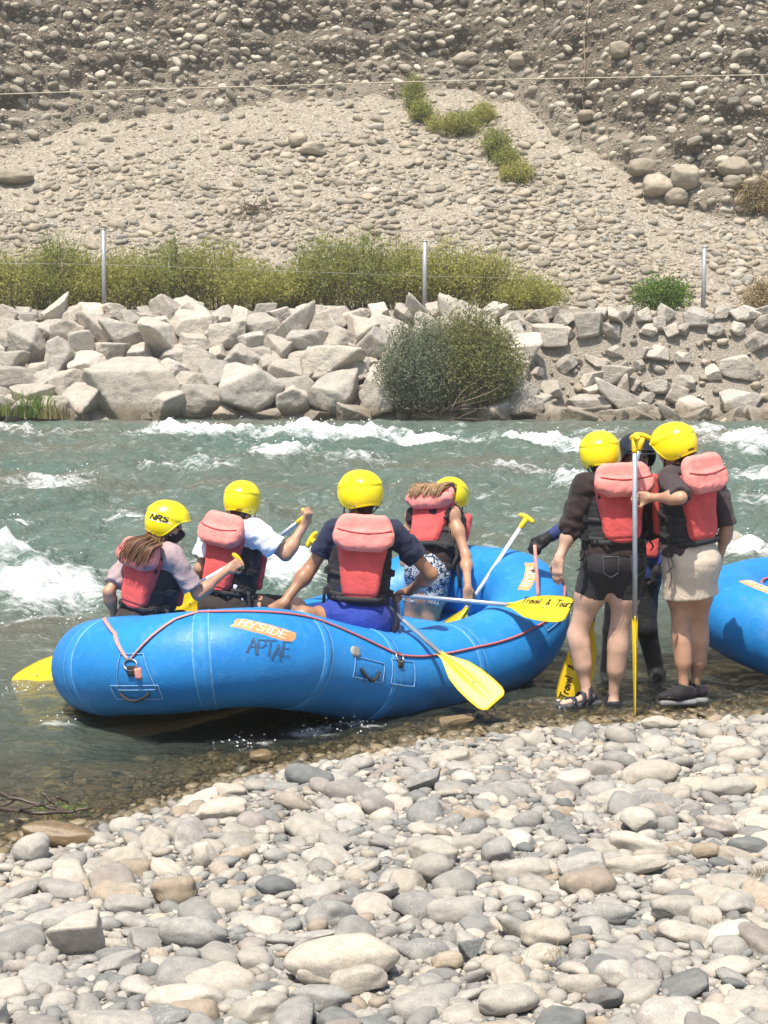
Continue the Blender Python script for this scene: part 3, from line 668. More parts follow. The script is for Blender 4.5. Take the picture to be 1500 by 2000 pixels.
# spray of the breaking waves; white drops in the shallows imitate sun glints
_w = np.random.default_rng(31); _pp = []; _rs = []
for cx, cy, rx, ry, a, hh in FOAM_W:
    n = int(70 * a * (1 if hh > 0.05 else 0.8) * min(max(rx, 0.5), 2.0))
    if hh < 0.02: n = 22 if rx < 0.1 else 40
    x = cx + _w.normal(0, rx * 0.55, n); y = cy + _w.normal(0, ry * 0.5, n); h0, _ = wave(x, y)
    _pp.append(np.stack([x, y, h0 + np.abs(_w.normal(0, 0.35 * hh + 0.018, n))], 1)); _rs.append(_w.uniform(0.3, 1, n) ** 2 * (0.0015 + 0.00045 * y))
_pp = np.concatenate(_pp); _rs = np.concatenate(_rs); _kk = dist_shore(_pp[:, 0], _pp[:, 1]) > 0.12; _pp, _rs = _pp[_kk], _rs[_kk]
_sp = Mat('spray'); M_SPRAY_GLINT = _sp.finish((0.9, 0.92, 0.92), 0.15)
_VV = (D1[None] * (_rs[:, None, None] * np.array([1.3, 1, 0.9])) + _pp[:, None]).reshape(-1, 3); _FF = (F1[None] + (np.arange(len(_pp)) * len(D1))[:, None, None]).reshape(-1, 3)
mesh_ob('spray', _VV, _FF, M_SPRAY_GLINT, None, True, kind='stuff', label='white drops of spray from the rapids, imitating sun glints in the shallows', cat='spray')
# ================================================================== strokes for lettering
GLYPH = {
 'A': [[(0, 0), (0.5, 1), (1, 0)], [(0.22, 0.38), (0.78, 0.38)]], 'P': [[(0.12, 0), (0.12, 1), (0.6, 1), (0.88, 0.88), (0.9, 0.66), (0.6, 0.48), (0.12, 0.48)]],
 'T': [[(0, 1), (1, 1)], [(0.5, 1), (0.5, 0)]], 'E': [[(0.9, 1), (0.12, 1), (0.12, 0), (0.92, 0)], [(0.12, 0.52), (0.7, 0.52)]],
 'H': [[(0.1, 0), (0.1, 1)], [(0.9, 0), (0.9, 1)], [(0.1, 0.5), (0.9, 0.5)]], 'Y': [[(0, 1), (0.5, 0.5), (1, 1)], [(0.5, 0.5), (0.5, 0)]],
 'S': [[(0.9, 0.86), (0.6, 1), (0.25, 0.96), (0.1, 0.75), (0.3, 0.56), (0.7, 0.45), (0.9, 0.25), (0.72, 0.03), (0.35, 0), (0.08, 0.15)]], 'I': [[(0.5, 0), (0.5, 1)]],
 'D': [[(0.12, 0), (0.12, 1), (0.55, 1), (0.9, 0.75), (0.92, 0.25), (0.55, 0), (0.12, 0)]], 'N': [[(0.08, 0), (0.12, 1), (0.88, 0), (0.92, 1)]],
 'R': [[(0.1, 0), (0.1, 1), (0.65, 1), (0.9, 0.8), (0.65, 0.52), (0.1, 0.5)], [(0.5, 0.5), (0.95, 0)]],
 'r': [[(0.2, 0), (0.25, 0.6)], [(0.25, 0.42), (0.55, 0.62), (0.8, 0.56)]], 'a': [[(0.8, 0.55), (0.4, 0.62), (0.12, 0.3), (0.35, 0), (0.75, 0.2), (0.8, 0.58), (0.85, 0)]],
 'v': [[(0.1, 0.6), (0.42, 0), (0.85, 0.64)]], 'e': [[(0.12, 0.3), (0.8, 0.36), (0.6, 0.62), (0.2, 0.5), (0.15, 0.12), (0.5, 0), (0.9, 0.12)]], 'l': [[(0.4, 1), (0.35, 0.1), (0.6, 0)]],
 '&': [[(0.95, 0), (0.3, 0.75), (0.45, 1), (0.66, 0.8), (0.15, 0.3), (0.35, 0), (0.9, 0.4)]], 'o': [[(0.5, 0.6), (0.15, 0.4), (0.2, 0.05), (0.55, 0), (0.85, 0.3), (0.5, 0.6)]],
 'u': [[(0.15, 0.6), (0.18, 0.1), (0.5, 0), (0.8, 0.25), (0.82, 0.6), (0.9, 0)]], 's': [[(0.8, 0.55), (0.4, 0.6), (0.25, 0.42), (0.75, 0.2), (0.5, 0), (0.15, 0.06)]], ' ': []}
def lettering(text, h, w, thick, adv=1.18, slant=0.0, serif=0.0, jig=None):
    """2D quads (n,4,2) of stroke lettering starting at 0,0"""
    out = []; x0 = 0.0; jig = jig or [0] * len(text)
    def seg(a, b, t):
        a, b = np.array(a), np.array(b); d = b - a; L = np.hypot(*d) + 1e-9; n = np.array([-d[1], d[0]]) / L * t / 2; e = d / L * t * 0.3
        m = max(1, int(L / (h * 0.25)))
        for k in range(m):
            p, q = a + d * k / m - (e if k == 0 else 0), a + d * (k + 1) / m + (e if k == m - 1 else 0)
            out.append([p - n, q - n, q + n, p + n])
    for ch, j in zip(text, jig):
        ww = w * (0.45 if ch in 'Il' else 0.75 if ch.islower() else 1.0)
        for pl in GLYPH[ch]:
            P = [(x0 + x * ww + slant * y * h, y * h + j) for x, y in pl]
            for k in range(len(P) - 1):
                vert = abs(P[k][0] - P[k + 1][0]) < 0.6 * abs(P[k][1] - P[k + 1][1])
                seg(P[k], P[k + 1], thick * (1.25 if vert or not serif else 0.85))
            if serif:
                for q in (P[0], P[-1]): seg((q[0] - serif, q[1]), (q[0] + serif, q[1]), thick * 0.55)
        x0 += ww * adv + (w * 0.25 if ch == ' ' else 0)
    return np.array(out), x0
def letters_ob(name, quads, mapper, mat, parent, **kw):
    n = len(quads); V = mapper(quads.reshape(-1, 2)); F = np.arange(n * 4).reshape(n, 4)
    return mesh_ob(name, V, F, mat, parent, False, **kw)

# ================================================================== rafts
def raft_paint(name):
    m = Mat(name); p = m.obj()
    a = m.noise(2.2, 6, 0.6, p); b = m.noise(14, 6, 0.7, p, 0.5)
    c = m.ramp(a, [(0.3, (0.010, 0.175, 0.50)), (0.7, (0.022, 0.25, 0.62))])
    c = m.mix(m.mrange(b, 0.55, 0.8, 0.0, 0.45), c, (0.13, 0.38, 0.66))
    st = m.n('Mapping'); m.set(st, 'Vector', p); st.inputs['Scale'].default_value = (3.0, 3.0, 60.0)
    sc = m.noise(6, 4, 0.7, st.outputs[0]); c = m.mix(m.mrange(sc, 0.60, 0.74, 0.0, 0.35), c, (0.25, 0.45, 0.65))
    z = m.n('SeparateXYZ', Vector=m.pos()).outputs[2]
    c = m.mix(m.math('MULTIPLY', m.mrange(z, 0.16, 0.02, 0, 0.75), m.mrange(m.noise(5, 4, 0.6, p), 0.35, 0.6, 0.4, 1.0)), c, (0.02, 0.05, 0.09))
    mud = m.noise(3.5, 7, 0.75, p, 0.6); c = m.mix(m.mrange(mud, 0.60, 0.72, 0.0, 0.30), c, (0.20, 0.24, 0.26))
    return m.finish(c, m.mrange(b, 0.3, 0.7, 0.34, 0.58), m.bump(m.math('ADD', m.noise(60, 3, 0.6, p), m.math('MULTIPLY', m.noise(7, 3, 0.5, p), 5.0)), 0.22, 0.006), **{'Specular IOR Level': 0.4})
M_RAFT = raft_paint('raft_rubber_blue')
M_SEAM = plain('raft_seam_pale', (0.10, 0.30, 0.58), 0.5, 0.25, 30)
M_PATCH = plain('raft_patch_blue', (0.02, 0.22, 0.56), 0.55, 0.2, 30)
M_EDGE = plain('raft_scuffed_edge', (0.20, 0.38, 0.60), 0.6, 0.3, 60)
M_ROPE = plain('faded_red_webbing', (0.52, 0.13, 0.12), 0.85, 0.2, 80, 0.4, 400)
M_PINK = plain('faded_pink_webbing', (0.60, 0.26, 0.22), 0.85, 0.2, 80, 0.4, 400)
M_BLACK = plain('black_webbing', (0.018, 0.018, 0.02), 0.75, 0.3, 80, 0.4, 500)
M_STEEL = plain('worn_steel', (0.5, 0.5, 0.5), 0.35, 0.2, 80, Metallic=0.9)
M_STICK = plain('orange_sticker', (0.78, 0.30, 0.11), 0.65, 0.3, 22)
M_WHITE = plain('white_print', (0.74, 0.62, 0.50), 0.7, 0.2, 60)
M_INK = plain('dark_print', (0.035, 0.08, 0.16), 0.7, 0.4, 60)
M_GREYV = plain('grey_valve', (0.26, 0.26, 0.25), 0.6, 0.25, 60)
class Raft:
    def __init__(s, C, ang, a, b, rc, r, kick0, kick1, lift=0.0, pitch=0.0, twist=(1, 1), roll=0.0):
        s.C = np.array(C, float); s.r = r; s.M = rotz(ang)
        cp, sp = math.cos(pitch), math.sin(pitch); s.M = s.M @ np.array([[cp, 0, -sp], [0, 1, 0], [sp, 0, cp]])
        cr_, sr_ = math.cos(roll), math.sin(roll); s.M = s.M @ np.array([[1, 0, 0], [0, cr_, -sr_], [0, sr_, cr_]])
        pts = []
        def arc(cx, cy, a0, a1, n=14):
            for t in np.linspace(a0, a1, n)[:-1]: pts.append((cx + rc * math.cos(t), cy + rc * math.sin(t)))
        def lin(p, q, n):
            for t in np.linspace(0, 1, n)[:-1]: pts.append((p[0] + (q[0] - p[0]) * t, p[1] + (q[1] - p[1]) * t))
        hp = math.pi / 2
        arc(-a + rc, -b + rc, 2 * hp, 3 * hp); lin((-a + rc, -b), (a - rc, -b), 20); arc(a - rc, -b + rc, -hp, 0); lin((a, -b + rc), (a, b - rc), 6)
        arc(a - rc, b - rc, 0, hp); lin((a - rc, b), (-a + rc, b), 20); arc(-a + rc, b - rc, hp, 2 * hp); lin((-a, b - rc), (-a, -b + rc), 6)
        P = np.array(pts); P = np.vstack([P, P[:1]])
        L = np.concatenate([[0], np.cumsum(np.hypot(*np.diff(P, axis=0).T))]); s.L = L[-1]
        u = np.linspace(0, s.L, 281); X = np.interp(u, L, P[:, 0]); Yv = np.interp(u, L, P[:, 1])
        for _ in range(6): X[:-1] = (np.roll(X[:-1], 1) + 2 * X[:-1] + np.roll(X[:-1], -1)) / 4; Yv[:-1] = (np.roll(Yv[:-1], 1) + 2 * Yv[:-1] + np.roll(Yv[:-1], -1)) / 4
        X[-1], Yv[-1] = X[0], Yv[0]
        kt = np.linspace(-1, 1, 81); kv = np.interp(kt, [-1, -0.75, -0.45, -0.2, 0, 0.4, 0.7, 1], [1, 0.95, 0.55, 0.14, 0, 0, 0.22, 1.0]); kv = np.convolve(np.pad(kv, 6, 'edge'), np.ones(13) / 13, 'valid')
        k = np.interp(X / a, kt, kv) * np.where(X < 0, kick0 * np.interp(Yv, [-b, b], twist), kick1)
        s.cl = np.stack([X, Yv, k + lift], -1); s.u = u
        T = np.roll(s.cl[:-1], -1, 0) - np.roll(s.cl[:-1], 1, 0); T = np.vstack([T, T[:1]]); T /= np.linalg.norm(T, axis=1)[:, None]
        N = np.cross(T, [0, 0, 1.0]); N /= np.linalg.norm(N, axis=1)[:, None]; U = np.cross(N, T); s.N, s.U, s.T = N, U, T
    def _i(s, A, u): u = np.mod(u, s.L); return np.stack([np.interp(u, s.u, A[:, j]) for j in range(3)], -1)
    def rad(s, u): return s.r * (1 + 0.006 * np.sin(u * 9.0))
    def pt(s, u, th, off=0.0):
        u, th = np.broadcast_arrays(np.asarray(u, float), np.asarray(th, float))
        q = s._i(s.cl, u) + (s.rad(u) + off)[..., None] * (np.cos(th)[..., None] * s._i(s.N, u) + np.sin(th)[..., None] * s._i(s.U, u))
        return q @ s.M.T + s.C
    def nrm(s, u, th): return (np.cos(th)[..., None] * s._i(s.N, u) + np.sin(th)[..., None] * s._i(s.U, u)) @ s.M.T
    def find(s, px, py):
        """where on the tube the photograph shows that point"""
        U, TH = np.meshgrid(np.linspace(0, s.L, 500), np.linspace(-1.4, 2.6, 140), indexing='ij')
        P = s.pt(U, TH); n = s.nrm(U, TH); v = np.array([0, 0, H]) - P; f = (n * v).sum(-1) / np.linalg.norm(v, axis=-1)
        e = np.hypot(*(pix(P) - np.array([px, py])).transpose(2, 0, 1)) + np.where(f < 0.05, 1e5, 0) + 6.0 * P[..., 1]
        k = np.unravel_index(np.argmin(e), e.shape); return U[k], TH[k]
    def tube_mesh(s):
        n, m = 281, 40; u = s.u; th = np.arange(m) * 2 * np.pi / m
        V = s.pt(u[:-1, None], th[None]).reshape(-1, 3); k = n - 1
        F = [[i * m + j, ((i + 1) % k) * m + j, ((i + 1) % k) * m + (j + 1) % m, i * m + (j + 1) % m] for i in range(k) for j in range(m)]
        return V, np.array(F)
    def band(s, u0, w, off=0.004, t0=-2.2, t1=3.6, n=50, wob=0.0):
        th = np.linspace(t0, t1, n); mb = MB()
        a = s.pt(u0 - w / 2 + wob * np.sin(th * 2), th, off); b = s.pt(u0 + w / 2 + wob * np.sin(th * 2), th, off); a0 = s.pt(u0 - w / 2 - 0.004, th, -0.002); b0 = s.pt(u0 + w / 2 + 0.004, th, -0.002)
        V = np.stack([a0, a, b, b0], 1).reshape(-1, 3); F = [[i * 4 + j, i * 4 + j + 1, i * 4 + 5 + j, i * 4 + 4 + j] for i in range(n - 1) for j in range(3)]
        return V, F
    def patch(s, u0, th0, du, dt, off=0.005, rot=0.0, n=9, shape='rect'):
        a = np.linspace(-1, 1, n); A, B = np.meshgrid(a, a, indexing='ij')
        if shape == 'disc': A, B = A * np.sqrt(1 - B ** 2 / 2), B * np.sqrt(1 - A ** 2 / 2)
        if shape == 'trap': A = A * (0.78 - 0.22 * B)
        c, sn = math.cos(rot), math.sin(rot); x = A * du; y = B * dt * s.r
        o = np.where((np.abs(A) > 0.98) | (np.abs(B) > 0.98), -0.001, off) if shape != 'disc' else np.where(A ** 2 + B ** 2 > 0.95, 0.0, off)
        V = s.pt(u0 + c * x - sn * y, th0 + (sn * x + c * y) / s.r, o).reshape(-1, 3); return V, grid_faces(n, n)
    def line(s, uth, r, mat, name, parent, off=0.006, n=24, flat=0.6):
        P = []; uw = [tuple(uth[0])]
        for a, b in uth[1:]: uw.append((uw[-1][0] + (a - uw[-1][0] + s.L / 2) % s.L - s.L / 2, b))
        uth = uw
        for (a, b) in zip(uth[:-1], uth[1:]):
            t = np.linspace(0, 1, n)[:-1]; P.append(s.pt(a[0] + (b[0] - a[0]) * t, a[1] + (b[1] - a[1]) * t, off))
        P.append(s.pt(np.array([uth[-1][0]]), np.array([uth[-1][1]]), off)); P = np.concatenate(P)
        return MB().tube(P, r, 8, flat=flat).ob(name, mat, parent)
def build_raft(Rf, label, seams, name='raft'):
    base = Rf.C.copy(); root = empty(name, base, label, 'raft')
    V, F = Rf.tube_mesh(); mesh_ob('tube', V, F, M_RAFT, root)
    # floor and thwarts
    a = np.abs(Rf.cl[:, 0]).max(); b = np.abs(Rf.cl[:, 1]).max()
    idx = np.arange(0, 280, 4); ring = Rf.cl[idx] - np.array([0, 0, 0.13]); cen = np.array([[0, 0, ring[:, 2].min()]])
    rings = [cen + (ring - cen) * k for k in (1.0, 0.8, 0.5)]; Vf = np.concatenate(rings + [cen]) @ Rf.M.T + Rf.C; n = len(idx)
    Ff = [[r * n + i, r * n + (i + 1) % n, (r + 1) * n + (i + 1) % n, (r + 1) * n + i] for r in range(2) for i in range(n)] + [[2 * n + i, 2 * n + (i + 1) % n, 3 * n] for i in range(n)]
    mesh_ob('floor', Vf, Ff, M_PATCH, root)
    for x in (-0.30 * a, 0.36 * a):
        z0 = np.interp(x, [-a, 0, a], [Rf.cl[:, 2].max() * 0.3, Rf.cl[140, 2] * 0, 0.05])
        p = np.array([[x, y, 0.06 + 0.0 * y] for y in np.linspace(-b + 0.05, b - 0.05, 12)]) @ Rf.M.T + Rf.C
        MB().tube(p, 0.19, 24).ob('thwart', M_RAFT, root)
    for u in seams:
        for off, w, m in ((0.0025, 0.055, M_PATCH), (0.0035, 0.0035, M_SEAM)):
            if m is M_SEAM:
                for dv in (-0.03, 0.03):
                    V, F = Rf.band(u + dv, w, off, wob=0.002); mesh_ob('seam_edge', V, F, m, root)
            else: V, F = Rf.band(u, w, off); mesh_ob('seam', V, F, m, root)
    return root
def raft_text(Rf, name, text, p0, h, w, thick, mat, parent, off, ang, **kw):
    u0, t0 = p0; q, wd = lettering(text, h, w, thick, **kw); c, s_ = math.cos(ang), math.sin(ang)
    def mp(p): x = p[:, 0] * c - p[:, 1] * s_; y = p[:, 0] * s_ + p[:, 1] * c; return Rf.pt(u0 + x, t0 + y / Rf.r, off)
    return letters_ob(name, q, mp, mat, parent)
def handle(Rf, u, th, w, parent, sag=0.05):
    c = np.linspace(-1, 1, 13); arch = 1 - c ** 2
    P = Rf.pt(u + c * w, th - arch * sag / Rf.r, 0.008 + 0.028 * arch)
    o = MB().tube(P, 0.011, 8, flat=0.8).ob('handle', M_BLACK, parent)
    for k in (-1, 1):
        V, F = Rf.patch(u + k * w, th, 0.022, 0.07, 0.012); mesh_ob('handle_anchor', V, F, M_BLACK, o)
    return o
RA = Raft((-0.37, 10.76, 0.17), R(46), 1.58, 0.68, 0.55, 0.282, 0.25, 0.37, twist=(1.3, 0.35))
if __name__ == '__main__' and False: pass
_su = [RA.find(x, y)[0] for x, y in ((392, 1290), (632, 1330), (775, 1340), (945, 1300))]
raft = build_raft(RA, 'blue inflatable raft with four people in it at the river edge', _su + [RA.find(132, 1300)[0]])
# front fittings: patch, ring, strap, handle
_u, _t = RA.find(258, 1300)
V, F = RA.patch(_u, _t - 0.12, 0.085, 0.34, 0.004, shape='trap'); mesh_ob('patch', V, F, M_PATCH, raft)
def outline(Rf, u, th, du, dt, parent, shape=None):
    P = []
    c = [(-1, -1), (1, -1), (0.6 if shape else 1, 1), (-0.6 if shape else -1, 1), (-1, -1)]
    for (a, b) in zip(c[:-1], c[1:]):
        t = np.linspace(0, 1, 10)[:-1]; P.append(Rf.pt(u + du * (a[0] + (b[0] - a[0]) * t), th + dt * (a[1] + (b[1] - a[1]) * t), 0.005))
    P = np.concatenate(P + [P[0][:1]]); MB().tube(P, 0.0028, 5, cap=False).ob('patch_edge', M_EDGE, parent)
outline(RA, _u, _t - 0.12, 0.09, 0.36, raft, 1)
def d_ring(Rf, u, th, parent, size=0.03):
    a = np.linspace(0, 2 * np.pi, 20); P = Rf.pt(u + size * np.cos(a), th + size * np.sin(a) / Rf.r, 0.012)
    MB().tube(P, 0.005, 6, cap=False).ob('ring', M_STEEL, parent)
    V, F = Rf.patch(u, th - 0.12, 0.022, 0.11, 0.016); mesh_ob('ring_anchor', V, F, M_BLACK, parent)
d_ring(RA, _u, _t + 0.03, raft)
V, F = RA.patch(_u + 0.03, _t - 0.14, 0.013, 0.12, 0.022); mesh_ob('strap_end', V, F, M_PINK, raft)
_uh, _th = RA.find(262, 1354); V, F = RA.patch(_uh, _th, 0.11, 0.15, 0.003); mesh_ob('patch', V, F, M_PATCH, raft); outline(RA, _uh, _th, 0.115, 0.16, raft); handle(RA, _uh, _th, 0.07, raft, 0.03)
def pxline(Rf, pts, r, mat, nm, parent, **kw): return Rf.line([Rf.find(*p) for p in pts], r, mat, nm, parent, **kw)
# the strap: round the front of the raft through the ring, then along the near tube through the side ring and on to the far end
pxline(RA, [(203, 1200), (226, 1240), (250, 1288)], 0.013, M_PINK, 'strap', raft, flat=0.45)
pxline(RA, [(258, 1288), (300, 1244), (345, 1212), (385, 1196)], 0.013, M_PINK, 'strap', raft, flat=0.45)
_us, _ts = RA.find(776, 1279)
_u1, _t1 = RA.find(400, 1197)
RA.line([(_u1 - 0.06, _t1 + 0.03), (_u1, _t1), (_u1 + ((_us - _u1 + RA.L / 2) % RA.L - RA.L / 2) * 0.5, 0.5 * (_t1 + _ts) + 0.10), (_us, _ts)], 0.0085, M_ROPE, 'grab_line', raft, flat=0.8)
_u2, _t2 = RA.find(1085, 1196)
RA.line([(_us, _ts), (_us + ((_u2 - _us + RA.L / 2) % RA.L - RA.L / 2) * 0.5, 0.5 * (_ts + _t2) + 0.06), (_u2, _t2), (_u2 + 0.55, _t2 + 0.1)], 0.0085, M_ROPE, 'grab_line', raft, flat=0.8)
d_ring(RA, _us, _ts - 0.06, raft); V, F = RA.patch(_us + 0.03, _ts - 0.38, 0.10, 0.26, 0.003); mesh_ob('patch', V, F, M_PATCH, raft); outline(RA, _us + 0.03, _ts - 0.38, 0.10, 0.26, raft)
_uh, _th = RA.find(720, 1308); V, F = RA.patch(_uh, _th, 0.115, 0.20, 0.003); mesh_ob('patch', V, F, M_PATCH, raft); outline(RA, _uh, _th, 0.12, 0.21, raft); handle(RA, _uh, _th, 0.075, raft, 0.055)
_uv, _tv = RA.find(694, 1273); V, F = RA.patch(_uv, _tv, 0.036, 0.13, 0.014, shape='disc'); mesh_ob('valve', V, F, M_GREYV, raft)
# sticker and letters
_ul, _tl = RA.find(517, 1228); _ua, _ta = RA.find(480, 1220); _ub, _tb = RA.find(556, 1245)
_sa = math.atan2((_tb - _ta) * RA.r, _ub - _ua) * 0.8
V, F = RA.patch(_ul, _tl, 0.132, 0.135, 0.0035, rot=_sa); _st = mesh_ob('sticker', V, F, M_STICK, raft)
raft_text(RA, 'lettering', 'HYSIDE', (_ul - 0.106 * math.cos(_sa) + 0.026 * math.sin(_sa), _tl - (0.112 * math.sin(_sa) + 0.026 * math.cos(_sa)) / RA.r), 0.046, 0.032, 0.0062, M_WHITE, raft, 0.0055, _sa, serif=0.006)
_uq, _tq = RA.find(480, 1276)
raft_text(RA, 'lettering', 'APTAE', (_uq, _tq), 0.080, 0.035, 0.0060, M_INK, raft, 0.0045, _sa * 0.3, adv=0.92, serif=0.007, jig=[0.008, 0, 0, -0.022, 0.0])
_uc, _tc = RA.find(1075, 1210); V, F = RA.patch(_uc, _tc, 0.07, 0.16, 0.003); mesh_ob('patch', V, F, M_PATCH, raft); outline(RA, _uc, _tc, 0.07, 0.17, raft)
_un, _tn = RA.find(1035, 1125); V, F = RA.patch(_un, _tn, 0.15, 0.15, 0.004); mesh_ob('sticker', V, F, M_STICK, raft)
raft_text(RA, 'lettering', 'HYSIDE', (_un - 0.112, _tn - 0.1), 0.052, 0.034, 0.0085, M_WHITE, raft, 0.006, 0.0, serif=0.006)

# the second raft, run up on the beach at the right, its end lifted
RB = Raft((3.92, 10.74, 0.05), R(-38), 1.75, 0.72, 0.6, 0.275, 0.25, 0.25, pitch=R(-4))
raft2 = build_raft(RB, 'second blue raft cut off by the right edge of the picture', [])
_u, _t = RB.find(1484, 1146); V, F = RB.patch(_u, _t, 0.155, 0.155, 0.004, rot=-0.1); mesh_ob('sticker', V, F, M_STICK, raft2)
raft_text(RB, 'lettering', 'HYSIDE', (_u - 0.115, _t - 0.05), 0.055, 0.035, 0.009, M_WHITE, raft2, 0.006, -0.1, serif=0.006)
_rb = RB.find(1496, 1130)
RB.line([(_rb[0] - 0.16, _rb[1] + 0.02), _rb, (_rb[0] + 0.5, _rb[1]), (_rb[0] + 1.2, _rb[1] - 0.1)], 0.0085, M_ROPE, 'grab_line', raft2, flat=0.8)
for RR, nm in ((RA, 'A'), (RB, 'B')):
    q = pix(RR.pt(*np.meshgrid(np.linspace(0, RR.L, 200), np.linspace(0, 6.28, 60)))); print('raft px', q.reshape(-1, 2).min(0), q.reshape(-1, 2).max(0))

# ================================================================== paddles
M_YEL = plain('yellow_plastic', (0.82, 0.56, 0.012), 0.45, 0.10, 12, 0.05, 60)
M_SHAFT = plain('grey_aluminium', (0.42, 0.46, 0.50), 0.32, 0.12, 25, Metallic=0.55)
M_SHAFTW = plain('pale_aluminium', (0.72, 0.73, 0.74), 0.35, 0.08, 25)
def paddle(grip, tip, face, label, shaft=None, text=None, blade_len=0.50, width=0.205, tdir=None, bow=0.0, flip=False):
    grip, tip = np.asarray(grip, float), np.asarray(tip, float); d = unit(tip - grip); L = np.linalg.norm(tip - grip)
    face = np.asarray(face, float); n = unit(face - d * (face @ d)); side = np.cross(d, n)
    root = empty('paddle', tip, label, 'paddle', 'rafting paddles'); shaft = shaft or M_SHAFT
    b0 = L - blade_len; P = lambda u: grip + d * u
    MB().tube([P(0.03), P(b0 * 0.5), P(b0 + 0.02)], 0.0155, 14).ob('shaft', shaft, root)
    MB().tube([P(0.015), P(0.06), P(0.085), P(0.10)], [0.019, 0.0185, 0.0185, 0.0165], 14).ob('grip_sleeve', M_YEL, root)
    td = unit(tdir - d * (np.asarray(tdir) @ d)) if tdir is not None else side
    c = np.linspace(-1, 1, 13); G = np.array([P(0.0) + td * 0.062 * k + d * (0.012 * k * k + 0.004) for k in c])
    MB().tube(G, 0.0185 * (1 - 0.35 * np.abs(c) ** 3) * np.where(np.abs(c) > 0.99, 0.55, 1), 12).ob('grip', M_YEL, root)
    # blade: a thin tapered plate with a spine
    nu, nv = 30, 15; u = np.linspace(0, 1, nu); v = np.linspace(-1, 1, nv)
    hw = np.interp(u, [0, 0.10, 0.22, 0.36, 0.55, 0.75, 0.90, 0.965, 1.0], [0.018, 0.022, 0.050, 0.082, 0.098, 0.1025, 0.099, 0.088, 0.066]) * width / 0.205
    asym = 1 + 0.0 * u
    th = np.interp(np.abs(v), [0, 0.12, 0.2, 1], [1.0, 0.9, 0.25, 0.12]); sp = np.interp(u, [0, 0.5, 0.95, 1], [0.019, 0.013, 0.005, 0.003])
    X = hw[:, None] * v[None]; Yp = (b0 + blade_len * u)[:, None] + 0 * X; Tt = np.maximum(sp[:, None] * th[None], 0.0028)
    Yp = Yp - (u[:, None] > 0.93) * 0.02 * np.abs(v[None]) ** 3 * 0
    top = grip + d * Yp[..., None] + side * X[..., None] + n * (Tt + bow * 0)[..., None]; bot = grip + d * Yp[..., None] + side * X[..., None] - n * Tt[..., None]
    V = np.concatenate([top.reshape(-1, 3), bot.reshape(-1, 3)]); m = nu * nv; g = grid_faces(nu, nv); F = g.tolist() + (g[:, ::-1] + m).tolist()
    for i in range(nu - 1): F += [[i * nv, i * nv + m, (i + 1) * nv + m, (i + 1) * nv], [i * nv + nv - 1, (i + 1) * nv + nv - 1, (i + 1) * nv + nv - 1 + m, i * nv + nv - 1 + m]]
    F += [[(nu - 1) * nv + j, (nu - 1) * nv + j + m, (nu - 1) * nv + j + 1 + m, (nu - 1) * nv + j + 1] for j in range(nv - 1)] + [[j, j + 1, j + 1 + m, j + m] for j in range(nv - 1)]
    bl = mesh_ob('blade', V, F, M_YEL, root)
    for uu, vv in ((0.30, 0.0), (0.62, 0.0)):
        MB().tube([grip + d * (b0 + blade_len * uu) + n * 0.010, grip + d * (b0 + blade_len * uu) + n * (0.0205 - 0.010 * uu)], 0.006, 8).ob('rivet', M_STEEL, root)
    if text:
        q, wd = lettering(text, 0.05, 0.032, 0.0062, adv=1.05, slant=0.15); x0, y0, sg = (-wd / 2, 0.02, 1)
        def mp(p):
            a = b0 + blade_len * 0.62 + (p[:, 0] + x0) * (-1 if flip else 1); bq = (p[:, 1] + y0) * (1 if flip else -1)
            return grip + d * a[:, None] + side * bq[:, None] + n * 0.0052
        letters_ob('lettering', q, mp, M_INK2, root)
    return root
M_INK2 = plain('black_marker', (0.02, 0.016, 0.012), 0.6, 0.3, 60)
CAMV = np.array([0, -1.0, 0.25])
paddle(at(607, 1052, Y=10.75), at(968, 1372, Y=9.75), (-0.1, -1, 0.75), 'paddle slung across the lap of the man in navy, blade over the raft side', tdir=np.array([0.1, 0.2, 1.0]))
paddle(at(1030, 1010, Y=11.7), at(838, 1300, Y=11.3), (0.3, -1, 0.2), 'pale shafted paddle standing with its blade inside the raft', shaft=M_SHAFTW, tdir=np.array([1.0, 0, 0.2]))
paddle(at(640, 1150, Y=11.9), at(1112, 1192, Y=10.5), (0.0, -1, 0.75), 'paddle lying over the raft with its lettered blade pointing right', text='Travel & Tours')
paddle(at(468, 1094, Y=10.90), at(28, 1346, Y=11.05), (0.2, -1, 0.9), 'paddle of the masked woman, blade in the water left of the raft', shaft=M_SHAFTW, tdir=np.array([0.3, -0.2, 1.0]))
paddle(at(601, 1006, Y=11.36), at(338, 1204, Y=11.9), (0.1, -1, 0.4), 'paddle of the man in white, blade behind the masked woman')
paddle(at(1240, 852, Y=10.05), at(1240, 1402, Y=10.0), (1.0, -0.12, 0.0), 'upright paddle held by the woman in the beige skirt, blade edge on', tdir=np.array([0.25, -1.0, 0]), blade_len=0.62, width=0.2)
paddle(at(1256, 850, Y=10.5), at(1112, 1372, Y=10.5), (-0.05, -1, 0.1), 'slanting paddle behind the woman in black shorts, lettered blade down', tdir=np.array([1.0, 0.1, 0.0]), text='Travel & Tours', blade_len=0.56, flip=True)
